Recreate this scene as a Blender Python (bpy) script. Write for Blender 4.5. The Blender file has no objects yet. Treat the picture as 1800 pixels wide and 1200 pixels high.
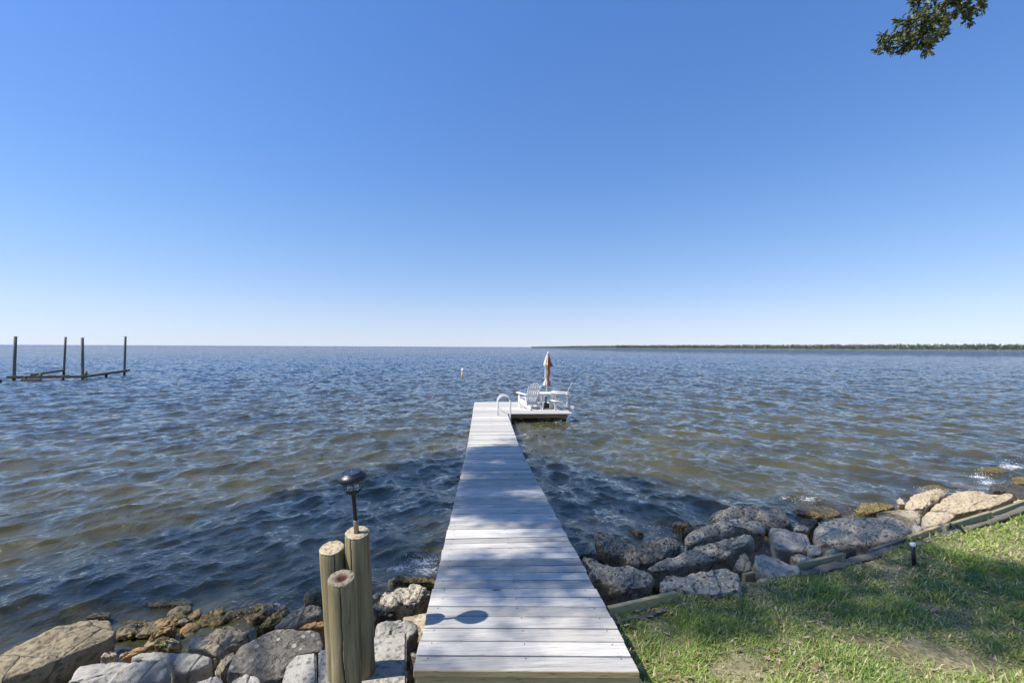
import bpy, bmesh, math, random
import numpy as np
from mathutils import Vector, Matrix, noise
random.seed(7); rng = np.random.default_rng(11)
scene = bpy.context.scene
COL = scene.collection
PI = math.pi

# ------------------------------------------------------------------ camera and measuring helpers
F = 808.0                      # focal length in pixels of the 1800 px wide photograph
EYE = Vector((0, 0, 2.68))     # lake level is z = 0
PSI = math.atan(50 / F); TH = math.atan(9.4 / F); ROLL = 0.0045
fw0 = Vector((math.sin(PSI), math.cos(PSI), 0)); rt0 = Vector((math.cos(PSI), -math.sin(PSI), 0)); UP = Vector((0, 0, 1))
fw = fw0 * math.cos(TH) + UP * math.sin(TH)
up1 = UP * math.cos(TH) - fw0 * math.sin(TH)
rt = rt0 * math.cos(ROLL) + up1 * math.sin(ROLL)
up = up1 * math.cos(ROLL) - rt0 * math.sin(ROLL)
def ray(px, py): return fw + rt * ((px - 900) / F) + up * ((600 - py) / F)
def at(px, py, z):
    r = ray(px, py); t = (z - EYE.z) / r.z; return EYE + r * t
def at_depth(px, py, d):
    r = ray(px, py); return EYE + r * (d / r.dot(fw0))
def at_plane(px, py, c, n):
    r = ray(px, py); return EYE + r * ((c - EYE).dot(n) / r.dot(n))
def depth(p): return (Vector(p) - EYE).dot(fw0)
def project(p):
    v = Vector(p) - EYE; d = v.dot(fw)
    if d <= 0.01: return None
    return 900 + F * v.dot(rt) / d, 600 - F * v.dot(up) / d
def project_np(P):
    v = P - np.array(EYE); d = v @ np.array(fw)
    x = 900 + F * (v @ np.array(rt)) / np.where(d > .01, d, .01); y = 600 - F * (v @ np.array(up)) / np.where(d > .01, d, .01)
    return x, y, d

cd = bpy.data.cameras.new('camera'); cam = bpy.data.objects.new('camera', cd); COL.objects.link(cam)
cd.sensor_width = 36; cd.lens = F / 1800 * 36; cd.clip_end = 60000; cd.clip_start = .05
cam.matrix_world = Matrix.Translation(EYE) @ Matrix((rt, up, -fw)).transposed().to_4x4()
scene.camera = cam

# ------------------------------------------------------------------ object helpers
def tag(o, label=None, cat=None, group=None, kind=None):
    if label: o['label'] = label
    if cat: o['category'] = cat
    if group: o['group'] = group
    if kind: o['kind'] = kind
    return o
def empty(name, loc=(0, 0, 0), rz=0):
    o = bpy.data.objects.new(name, None); COL.objects.link(o); o.location = loc; o.rotation_euler = (0, 0, rz)
    o.empty_display_size = .1
    return o
def link(name, me, mats, parent=None, smooth=False):
    o = bpy.data.objects.new(name, me); COL.objects.link(o)
    for m in (mats if isinstance(mats, (list, tuple)) else [mats]): me.materials.append(m)
    if parent is not None: o.parent = parent
    if smooth: me.shade_smooth()
    return o
class MB:
    def __init__(s): s.bm = bmesh.new()
    def box(s, c, size, rot=None, mi=0):
        r = bmesh.ops.create_cube(s.bm, size=1)['verts']
        M = Matrix.Translation(Vector(c)) @ (rot.to_4x4() if rot else Matrix.Identity(4)) @ Matrix.Diagonal((*size, 1))
        for v in r: v.co = M @ v.co
        for f in {f for v in r for f in v.link_faces}: f.material_index = mi
        return r
    def beam(s, p0, p1, w, t, upv=(0, 0, 1), mi=0):
        """box from p0 to p1: w across, t along upv"""
        p0 = Vector(p0); p1 = Vector(p1); a = (p1 - p0); L = a.length; a.normalize()
        x = a.cross(Vector(upv)).normalized(); z = x.cross(a)
        R = Matrix((x, a, z)).transposed()
        return s.box((p0 + p1) / 2, (w, L, t), R, mi)
    def tube(s, pts, r, n=12, cap=True, mi=0):
        pts = [Vector(p) for p in pts]; rs = r if isinstance(r, (list, tuple)) else [r] * len(pts)
        rings = []; ref = Vector((.13, .97, .2))
        for i, p in enumerate(pts):
            a = (pts[min(i + 1, len(pts) - 1)] - pts[max(i - 1, 0)]).normalized()
            x = a.cross(ref).normalized(); y = a.cross(x)
            rings.append([s.bm.verts.new(p + (x * math.cos(2 * PI * k / n) + y * math.sin(2 * PI * k / n)) * rs[i]) for k in range(n)])
        for A, B in zip(rings, rings[1:]):
            for k in range(n):
                f = s.bm.faces.new((A[k], A[(k + 1) % n], B[(k + 1) % n], B[k])); f.material_index = mi; f.smooth = True
        if cap:
            s.bm.faces.new(rings[0]).material_index = mi; s.bm.faces.new(rings[-1][::-1]).material_index = mi
        return rings
    def lathe(s, prof, c=(0, 0, 0), n=32, mi=0, M=None):
        c = Vector(c); rings = []
        for r, z in prof:
            rings.append([s.bm.verts.new((M or Matrix.Identity(3)) @ Vector((r * math.cos(2 * PI * k / n), r * math.sin(2 * PI * k / n), z)) + c) for k in range(n)])
        for A, B in zip(rings, rings[1:]):
            for k in range(n):
                f = s.bm.faces.new((A[k], A[(k + 1) % n], B[(k + 1) % n], B[k])); f.material_index = mi; f.smooth = True
        s.bm.faces.new(rings[0][::-1]).material_index = mi; s.bm.faces.new(rings[-1]).material_index = mi
    def bevel(s, w, seg=1):
        bmesh.ops.bevel(s.bm, geom=list(s.bm.edges), offset=w, segments=seg, affect='EDGES', profile=.6)
    def build(s, name, mats, parent=None, smooth=False):
        bmesh.ops.recalc_face_normals(s.bm, faces=s.bm.faces)
        me = bpy.data.meshes.new(name); s.bm.to_mesh(me); s.bm.free()
        return link(name, me, mats, parent, smooth)
def mesh_np(name, V, faces, nper):
    """V (n,3); faces (m,nper) int, or list of (faces, nper)"""
    me = bpy.data.meshes.new(name)
    groups = [(faces, nper)] if nper else faces
    me.vertices.add(len(V)); me.vertices.foreach_set('co', np.ascontiguousarray(V, dtype=np.float32).ravel())
    idx = np.concatenate([f.ravel() for f, n in groups]).astype(np.int32)
    tot = np.concatenate([np.full(len(f), n) for f, n in groups]).astype(np.int32)
    start = np.concatenate([[0], np.cumsum(tot)[:-1]]).astype(np.int32)
    me.loops.add(len(idx)); me.loops.foreach_set('vertex_index', idx)
    me.polygons.add(len(tot)); me.polygons.foreach_set('loop_start', start)
    me.update(calc_edges=True); me.validate()
    return me
def grid_faces(nr, nc):
    i = np.arange(nr - 1)[:, None] * nc + np.arange(nc - 1)[None, :]
    i = i.ravel(); return np.stack([i, i + 1, i + nc + 1, i + nc], 1)

# ------------------------------------------------------------------ materials
class NT:
    def __init__(s, name):
        s.m = bpy.data.materials.new(name); s.m.use_nodes = True; s.t = s.m.node_tree; s.t.nodes.clear()
        s.out = s.t.nodes.new('ShaderNodeOutputMaterial')
    def n(s, typ, **kw):
        nd = s.t.nodes.new('ShaderNode' + typ)
        for k, v in kw.items():
            if k[0].isupper(): s.set(nd.inputs[k], v)
            else: setattr(nd, k, v)
        return nd
    def set(s, inp, v):
        if isinstance(v, bpy.types.NodeSocket): s.t.links.new(v, inp)
        elif isinstance(v, bpy.types.Node): s.t.links.new(v.outputs[0], inp)
        else:
            if inp.type == 'RGBA' and len(v) == 3: v = (*v, 1)
            inp.default_value = v
    def noise(s, vec, scale, detail=4, rough=.6, dist=0):
        nd = s.n('TexNoise'); s.set(nd.inputs['Vector'], vec); nd.inputs['Scale'].default_value = scale
        nd.inputs['Detail'].default_value = detail; nd.inputs['Roughness'].default_value = rough; nd.inputs['Distortion'].default_value = dist
        return nd.outputs[0]
    def vor(s, vec, scale, feature='F1', out='Distance', rnd=1):
        nd = s.n('TexVoronoi', feature=feature); s.set(nd.inputs['Vector'], vec); nd.inputs['Scale'].default_value = scale
        nd.inputs['Randomness'].default_value = rnd
        return nd.outputs[out]
    def ramp(s, fac, stops, interp='LINEAR'):
        nd = s.n('ValToRGB'); nd.color_ramp.interpolation = interp; e = nd.color_ramp.elements
        while len(e) < len(stops): e.new(.5)
        for el, (p, c) in zip(e, stops):
            el.position = p; el.color = (c, c, c, 1) if isinstance(c, (int, float)) else (*c, 1)
        s.set(nd.inputs[0], fac); return nd.outputs[0]
    def mix(s, fac, a, b, typ='MIX'):
        nd = s.n('Mix', data_type='RGBA', blend_type=typ)
        s.set(nd.inputs[0], fac); s.set(nd.inputs[6], a); s.set(nd.inputs[7], b); return nd.outputs[2]
    def math(s, op, a, b=0.0, c=None):
        nd = s.n('Math', operation=op); s.set(nd.inputs[0], a); s.set(nd.inputs[1], b)
        if c is not None: s.set(nd.inputs[2], c)
        return nd.outputs[0]
    def mapv(s, vec, scale=(1, 1, 1), loc=(0, 0, 0), rot=(0, 0, 0)):
        nd = s.n('Mapping'); s.set(nd.inputs[0], vec); nd.inputs['Scale'].default_value = scale
        nd.inputs['Location'].default_value = loc; nd.inputs['Rotation'].default_value = rot; return nd.outputs[0]
    def bump(s, h, strength=.5, dist=.01, normal=None):
        nd = s.n('Bump'); s.set(nd.inputs['Height'], h); nd.inputs['Strength'].default_value = strength; nd.inputs['Distance'].default_value = dist
        if normal is not None: s.set(nd.inputs['Normal'], normal)
        return nd.outputs[0]
    def pbr(s, col, rough=.8, normal=None, spec=.3, metal=0, **kw):
        p = s.n('BsdfPrincipled'); s.set(p.inputs['Base Color'], col); s.set(p.inputs['Roughness'], rough)
        s.set(p.inputs['Specular IOR Level'], spec); s.set(p.inputs['Metallic'], metal)
        if normal is not None: s.set(p.inputs['Normal'], normal)
        for k, v in kw.items(): s.set(p.inputs[k], v)
        s.t.links.new(p.outputs[0], s.out.inputs[0]); return s.m
    def obj(s): return s.n('TexCoord').outputs['Object']
    def pos(s): return s.n('NewGeometry').outputs['Position']
    def geo(s, k): return s.n('NewGeometry').outputs[k]
    def attr(s, name):
        nd = s.n('Attribute'); nd.attribute_name = name; return nd.outputs['Color']
    def z(s):
        sp = s.n('SeparateXYZ'); s.set(sp.inputs[0], s.pos()); return sp.outputs[2]

def simple(name, col, rough=.6, spec=.4, metal=0, var=.08, scale=6, bump=.0):
    t = NT(name); v = t.pos()
    n = t.noise(v, scale, 5)
    c = t.mix(t.ramp(n, [(.3, 0), (.7, 1)]), [x * (1 - var * 2) for x in col], [min(1, x * (1 + var)) for x in col])
    nm = t.bump(t.noise(v, scale * 8, 3), bump, .004) if bump else None
    return t.pbr(c, rough, nm, spec, metal)

def wood(name, c1, c2, c3, grain=(2, 60, 60), isl=.35, knots=True, rough=.8, spec=.25, bump=.5, wetline=None):
    """weathered timber: fine grain stretched along the axis whose scale is small, each board with its own tone"""
    t = NT(name); v = t.obj(); ri = t.geo('Random Per Island')
    off = t.n('CombineXYZ'); t.set(off.inputs[0], t.math('MULTIPLY', ri, 31.7)); t.set(off.inputs[1], t.math('MULTIPLY', ri, 7.3)); t.set(off.inputs[2], t.math('MULTIPLY', ri, 53.1))
    va = t.n('VectorMath', operation='ADD'); t.set(va.inputs[0], v); t.set(va.inputs[1], off.outputs[0])
    g = t.mapv(va.outputs[0], grain)
    gn = t.noise(g, 1.0, 6, .65, .6)
    fine = t.noise(g, 3.5, 4, .7)
    blot = t.noise(va.outputs[0], 2.2, 3)
    c = t.mix(t.ramp(gn, [(.3, 0), (.62, 1)]), c2, c1)
    c = t.mix(t.math('MULTIPLY', t.ramp(blot, [(.35, 0), (.7, 1)]), .55), c, c3)
    dark = t.ramp(fine, [(.30, .45), (.46, 1)])
    c = t.mix(1, c, dark, 'MULTIPLY')
    tone = t.math('MULTIPLY_ADD', ri, isl, 1 - isl * .6)
    hs = t.n('HueSaturation'); t.set(hs.inputs['Color'], c); t.set(hs.inputs['Value'], tone)
    c = hs.outputs[0]
    if knots:
        kv = t.mapv(va.outputs[0], tuple(min(3.2, s_ ** .5) for s_ in grain))
        kd = t.vor(kv, 1.3)
        c = t.mix(t.ramp(kd, [(.045, .75), (.075, 0)]), c, (.09, .06, .035))
    if wetline is not None:
        zz = t.math('ADD', t.z(), t.math('MULTIPLY', t.noise(t.pos(), 9, 3), .12))
        c = t.mix(t.ramp(zz, [(max(0, wetline - .03), 1), (wetline + .03, 0)]), c, (.025, .022, .014))
    nm = t.bump(gn, bump, .006, t.bump(fine, bump * .7, .003))
    return t.pbr(c, rough, nm, spec)

def rockmat(name, c1, c2, c3, speck=(.55, .53, .48), speck_amt=.5, pit=.8, sc=1.0, pebbles=None, crack=True, bumpk=1.0, wet=True, rough=.85):
    t = NT(name); v = t.obj()
    big = t.noise(v, 2.3 * sc, 6, .6, .5); mid = t.noise(v, 9 * sc, 6, .7); fine = t.noise(v, 38 * sc, 5, .75)
    c = t.mix(t.ramp(big, [(.35, 0), (.65, 1)]), c1, c2)
    c = t.mix(t.math('MULTIPLY', t.ramp(mid, [(.42, 0), (.68, 1)]), .75), c, c3)
    vs = t.vor(v, 55 * sc); vs2 = t.vor(v, 24 * sc)
    spm = t.math('MULTIPLY', t.ramp(vs, [(.22, 1), (.36, 0)]), t.ramp(mid, [(.35, 0), (.55, speck_amt)]))
    c = t.mix(spm, c, speck)
    pits = t.ramp(t.math('ADD', t.math('MULTIPLY', vs2, .28), t.math('MULTIPLY_ADD', fine, .55, t.math('MULTIPLY', mid, .35))), [(.44, 1), (.56, 0)])
    c = t.mix(t.math('MULTIPLY', pits, pit), c, tuple(x * .22 for x in c1))
    h = t.math('SUBTRACT', t.math('MULTIPLY_ADD', fine, .6, t.math('MULTIPLY', mid, 1.2)), t.math('MULTIPLY', pits, .55 * pit))
    if pebbles:
        pv = t.vor(v, 17 * sc); pc = t.vor(v, 17 * sc, out='Color')
        pm = t.ramp(pv, [(.25, 1), (.33, 0)])
        pm = t.math('MULTIPLY', pm, t.ramp(t.n('SeparateColor', **{'Color': pc}).outputs[0], [(.45, 0), (.5, 1)]))
        c = t.mix(pm, c, t.mix(pc, pebbles, tuple(x * .5 for x in pebbles)))
        h = t.math('MULTIPLY_ADD', pm, .35, h)
    if crack:
        cv = t.mapv(v, (1, 2.2, 1.4)); ce = t.vor(cv, 1.7 * sc, 'DISTANCE_TO_EDGE')
        cm = t.ramp(t.math('ADD', ce, t.math('MULTIPLY', mid, .05)), [(.022, 1), (.04, 0)])
        c = t.mix(t.math('MULTIPLY', cm, .6), c, tuple(x * .15 for x in c1)); h = t.math('SUBTRACT', h, t.math('MULTIPLY', cm, .7))
    r = rough
    if wet:
        zz = t.math('ADD', t.z(), t.math('MULTIPLY', t.math('SUBTRACT', t.noise(t.pos(), 4, 4), .5), .25))
        wm = t.ramp(zz, [(.02, 1), (.16, 0)])
        alg = t.mix(t.ramp(fine, [(.45, 0), (.62, 1)]), (.05, .036, .014), (.24, .17, .045))
        c = t.mix(t.math('MULTIPLY', wm, .85), c, alg)
        r = t.math('MULTIPLY_ADD', wm, -.45, rough)
    nm = t.bump(h, .9 * bumpk, .02)
    return t.pbr(c, r, nm, .35)

M = {}
M['deck'] = wood('weathered_deck_boards', (.55, .53, .49), (.36, .345, .32), (.47, .42, .35), grain=(1.6, 45, 45), isl=.5)
M['deckfar'] = M['deck']
M['treated'] = wood('treated_timber', (.50, .40, .22), (.33, .25, .12), (.40, .35, .18), grain=(2, 30, 30), isl=.3)
M['treated_green'] = wood('green_treated_timber', (.26, .26, .17), (.16, .16, .10), (.38, .33, .19), grain=(2, 30, 30), isl=.25)
M['pile'] = wood('round_pile_wood', (.36, .295, .17), (.10, .075, .04), (.24, .22, .11), grain=(17, 17, .9), isl=.2, knots=True, bump=1.0)
M['endgrain'] = None
M['old_and_shaded'] = wood('old_and_shaded_timber', (.17, .16, .145), (.06, .057, .052), (.21, .18, .13), grain=(3, 22, 22), isl=.3, knots=False, bump=.9)  # weathered logs; its dark tone also paints the shade on one plank
M['wetpile'] = wood('lift_pile_wood', (.16, .16, .13), (.08, .08, .065), (.13, .14, .10), grain=(14, 14, 1), isl=.2, knots=False, wetline=.35)
M['wetbeam'] = wood('lift_beam_wood', (.20, .15, .09), (.09, .07, .045), (.13, .11, .08), grain=(3, 12, 12), isl=.5, knots=False)
M['underpost'] = wood('dock_post_wood', (.22, .17, .10), (.10, .08, .05), (.16, .13, .08), grain=(20, 20, 1.2), isl=.3, knots=False, wetline=.14)
M['fascia'] = wood('fascia_timber', (.27, .17, .09), (.14, .085, .045), (.20, .14, .08), grain=(2, 20, 20), isl=.2, knots=False)
def endgrain(name, core, rim):
    t = NT(name); v = t.obj(); r = t.attr('rad')
    w = t.math('ADD', r, t.math('MULTIPLY', t.noise(v, 14, 4), .25))
    rings = t.math('SINE', t.math('MULTIPLY', w, 55))
    c = t.mix(t.ramp(w, [(.42, 0), (.72, 1)]), core, rim)
    c = t.mix(1, c, t.ramp(rings, [(0, .75), (.6, 1)]), 'MULTIPLY')
    c = t.mix(t.ramp(t.noise(v, 45, 5), [(.35, .7), (.5, 0)]), c, (.06, .045, .03))
    return t.pbr(c, .85, t.bump(rings, .4, .003, t.bump(t.noise(v, 60, 4), .6, .006)), .2)
M['end_pale'] = endgrain('pale_end_grain', (.58, .46, .30), (.52, .44, .30))
M['end_rot'] = endgrain('rotten_end_grain', (.075, .022, .014), (.33, .28, .20))
M['white_plastic'] = simple('white_plastic', (.74, .73, .70), .5, .4, var=.04, scale=3)
M['white_metal'] = simple('white_metal_tube', (.62, .62, .60), .35, .5, var=.05)
M['black_plastic'] = simple('black_plastic', (.012, .013, .015), .38, .5, var=.2, scale=20, bump=.15)
M['solar'] = simple('solar_panel_face', (.02, .03, .06), .12, .6)
M['galv'] = simple('grey_brown_metal', (.30, .26, .19), .45, .5, metal=.4)
M['bright'] = simple('bright_white_cap', (.8, .8, .8), .5)
M['rust_nail'] = simple('nail_heads', (.06, .055, .05), .6)
M['marker_white'] = simple('white_pipe', (.8, .8, .76), .5)
M['marker_rust'] = simple('yellow_pipe_base', (.55, .33, .05), .6)
M['fabric_black'] = simple('black_ground_cloth', (.012, .013, .018), .8, .15, var=.3, scale=12, bump=.6)
M['fabric_grey'] = simple('grey_ground_cloth', (.09, .085, .10), .9, .1, var=.2, scale=12, bump=.6)
g = NT('lamp_glass'); g.pbr((.9, .95, 1), .05, None, .5, **{'Transmission Weight': .9, 'IOR': 1.1}); M['glass'] = g.m

M['coquina'] = rockmat('coquina_rock', (.39, .34, .255), (.52, .46, .35), (.29, .245, .175), (.76, .72, .62), 1.0, .9)
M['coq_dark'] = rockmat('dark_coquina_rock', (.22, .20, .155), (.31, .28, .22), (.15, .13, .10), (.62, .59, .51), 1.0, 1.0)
M['coq_tan'] = rockmat('tan_coquina_rock', (.38, .31, .21), (.50, .42, .29), (.27, .21, .13), (.62, .56, .45), .7, .55, crack=False)
M['tan'] = rockmat('tan_flat_rock', (.44, .37, .26), (.52, .45, .33), (.36, .28, .18), (.6, .52, .4), .3, .35, sc=.8)
M['concrete'] = rockmat('old_concrete', (.36, .34, .29), (.45, .425, .37), (.29, .27, .225), (.50, .47, .42), .6, .6, sc=.9, crack=False)
M['smooth'] = rockmat('smooth_grey_rock', (.32, .30, .255), (.44, .41, .35), (.23, .21, .17), (.5, .5, .48), .15, .25, sc=.7, bumpk=.8)
M['bluegrey'] = rockmat('bluegrey_rock', (.32, .30, .265), (.40, .38, .34), (.27, .25, .22), (.4, .4, .4), .2, .5, sc=.9)
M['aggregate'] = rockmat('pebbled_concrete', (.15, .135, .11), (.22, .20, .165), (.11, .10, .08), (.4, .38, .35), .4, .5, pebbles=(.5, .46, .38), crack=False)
M['layered'] = rockmat('layered_tan_rock', (.27, .22, .135), (.36, .295, .185), (.17, .135, .085), (.45, .40, .28), .4, .6, sc=.9)
M['mossy'] = rockmat('algae_covered_rock', (.13, .10, .04), (.21, .16, .06), (.07, .055, .025), (.52, .43, .14), .9, .9, crack=False, rough=.5)
M['orange'] = rockmat('orange_stained_rock', (.38, .23, .09), (.46, .30, .14), (.25, .14, .05), (.5, .36, .2), .4, .6, crack=False)
M['wet_and_shaded'] = rockmat('wet_and_shaded_rock', (.05, .045, .035), (.09, .08, .06), (.04, .035, .03), (.28, .27, .22), .5, .9, crack=False, rough=.4)  # wet stones; the same dark tone also stands in for shade on rocks

# ------------------------------------------------------------------ light
S = (rt0 * -.80 + fw0 * -.14 + UP).normalized()         # towards the sun
EL = math.asin(S.z)
sd = bpy.data.lights.new('sun', 'SUN'); sd.energy = 3.8; sd.angle = math.radians(.53); sd.color = (1, .95, .87)
sun = bpy.data.objects.new('sun', sd); COL.objects.link(sun); sun.rotation_euler = S.to_track_quat('Z', 'Y').to_euler()
w = bpy.data.worlds.new('World'); scene.world = w; w.use_nodes = True; wt = w.node_tree; wt.nodes.clear()
sky = wt.nodes.new('ShaderNodeTexSky'); sky.sky_type = 'NISHITA'; sky.sun_disc = False
sky.sun_elevation = EL; sky.sun_rotation = math.atan2(S.x, S.y)
sky.altitude = 0; sky.air_density = 1.0; sky.dust_density = 0.0; sky.ozone_density = 3.0
gm_ = wt.nodes.new('ShaderNodeGamma'); gm_.inputs[1].default_value = .75      # a clear autumn sky is more even and bluer than the model
tc_ = wt.nodes.new('ShaderNodeTexCoord'); sx_ = wt.nodes.new('ShaderNodeSeparateXYZ'); wt.links.new(tc_.outputs['Generated'], sx_.inputs[0])
rp_ = wt.nodes.new('ShaderNodeValToRGB'); wt.links.new(sx_.outputs[2], rp_.inputs[0]); el_ = rp_.color_ramp.elements
for p_, c_ in ((.0, (.49, .57, .86)), (.014, (.503, .577, .84)), (.073, (.563, .593, .763)), (.193, (.49, .61, .80)), (.357, (.40, .585, .88)), (.597, (.355, .575, .94)), (.9, (.45, .66, 1))):
    e_ = el_[0] if p_ == 0 else el_.new(p_); e_.position = p_; e_.color = (*c_, 1)
el_[-1].color = (.45, .66, 1, 1)
hs = wt.nodes.new('ShaderNodeMix'); hs.data_type = 'RGBA'; hs.blend_type = 'MULTIPLY'; hs.inputs[0].default_value = 1
wt.links.new(sky.outputs[0], gm_.inputs[0]); wt.links.new(rp_.outputs[0], hs.inputs[7])
bg = wt.nodes.new('ShaderNodeBackground'); bg.inputs[1].default_value = .15
wo = wt.nodes.new('ShaderNodeOutputWorld')
wt.links.new(gm_.outputs[0], hs.inputs[6]); wt.links.new(hs.outputs[2], bg.inputs[0]); wt.links.new(bg.outputs[0], wo.inputs[0])
vs = scene.view_settings; vs.view_transform = 'Standard'; vs.look = 'None'; vs.exposure = 1.0; vs.gamma = 1; vs.use_curve_mapping = False

# ------------------------------------------------------------------ ground: lawn, bank, lake bed in one sheet
LAWN = .74
L0 = at(1080, 1080, LAWN); L1 = at(1800, 903, LAWN)
Ldir = (L1 - L0); Ldir.z = 0; Ldir.normalize(); Lnor = Vector((-Ldir.y, Ldir.x, 0))     # lakeward
def sdist(x, y): return (x - L0.x) * Lnor.x + (y - L0.y) * Lnor.y + .75 * np.clip((-.15 - np.asarray(x)) / .5, 0, 1)
SX = np.array([-1e5, -6, -2, 0.0, .10, .5, 1.2, 2.4, 3.6, 6, 12, 40, 1e5])
SZ = np.array([1.0, .84, .77, .74, .22, .10, .0, -.16, -.34, -.7, -1.5, -3, -3])
def fbm(x, y, sc, seed=0):
    """cheap smooth value noise from sines"""
    r = np.random.default_rng(seed); o = 0 * x
    for i in range(8):
        a = r.uniform(0, 2 * PI); k = sc * r.uniform(.6, 2.2); o = o + np.sin((x * math.cos(a) + y * math.sin(a)) * k + r.uniform(0, 6.3)) / 4
    return o
def terrain(x, y):
    s = sdist(x, y); z = np.interp(s, SX, SZ)
    land = np.clip(-s * 3, 0, 1)
    return z + land * .018 * fbm(x, y, 3.0, 3) + (1 - land) * .03 * fbm(x, y, 5.0, 5) * np.clip(1.5 - s * .1, 0, 1)
def axis(lo, hi, step, far, ratio=1.18):
    c = list(np.arange(lo, hi, step)); a = step
    x = hi
    while x < far: a *= ratio; x += a; c.append(x)
    a = step; x = lo; pre = []
    while x > -far: a *= ratio; x -= a; pre.append(x)
    return np.array(pre[::-1] + c)
ax_, ay_ = axis(-9, 15, .075, 12000), axis(0, 14, .075, 12000)
GX, GY = np.meshgrid(ax_, ay_)
GZ = terrain(GX, GY)
me = mesh_np('ground', np.stack([GX, GY, GZ], -1).reshape(-1, 3), grid_faces(*GX.shape), 4)
t = NT('soil_and_lake_bed'); v = t.pos()
soil = t.mix(t.ramp(t.noise(v, 6, 6, .7), [(.35, 0), (.65, 1)]), (.17, .14, .07), (.40, .34, .22))
soil = t.mix(t.ramp(t.noise(v, 40, 4, .7), [(.45, 0), (.6, .8)]), soil, (.09, .10, .035))
bed = t.mix(t.ramp(t.noise(v, 5, 6, .7), [(.4, 0), (.62, 1)]), (.09, .065, .03), (.20, .15, .07))
bed = t.mix(t.ramp(t.vor(v, 9), [(.2, .7), (.4, 0)]), bed, (.06, .04, .02))
zc = t.ramp(t.z(), [(.55, 0), (.66, 1)])
gm = t.pbr(t.mix(zc, bed, soil), .9, t.bump(t.noise(v, 30, 6, .7), .8, .03), .2)
tag(link('ground', me, gm, smooth=True), 'grass covered shore ground falling to the stony lake bed', None, None, 'structure')

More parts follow.
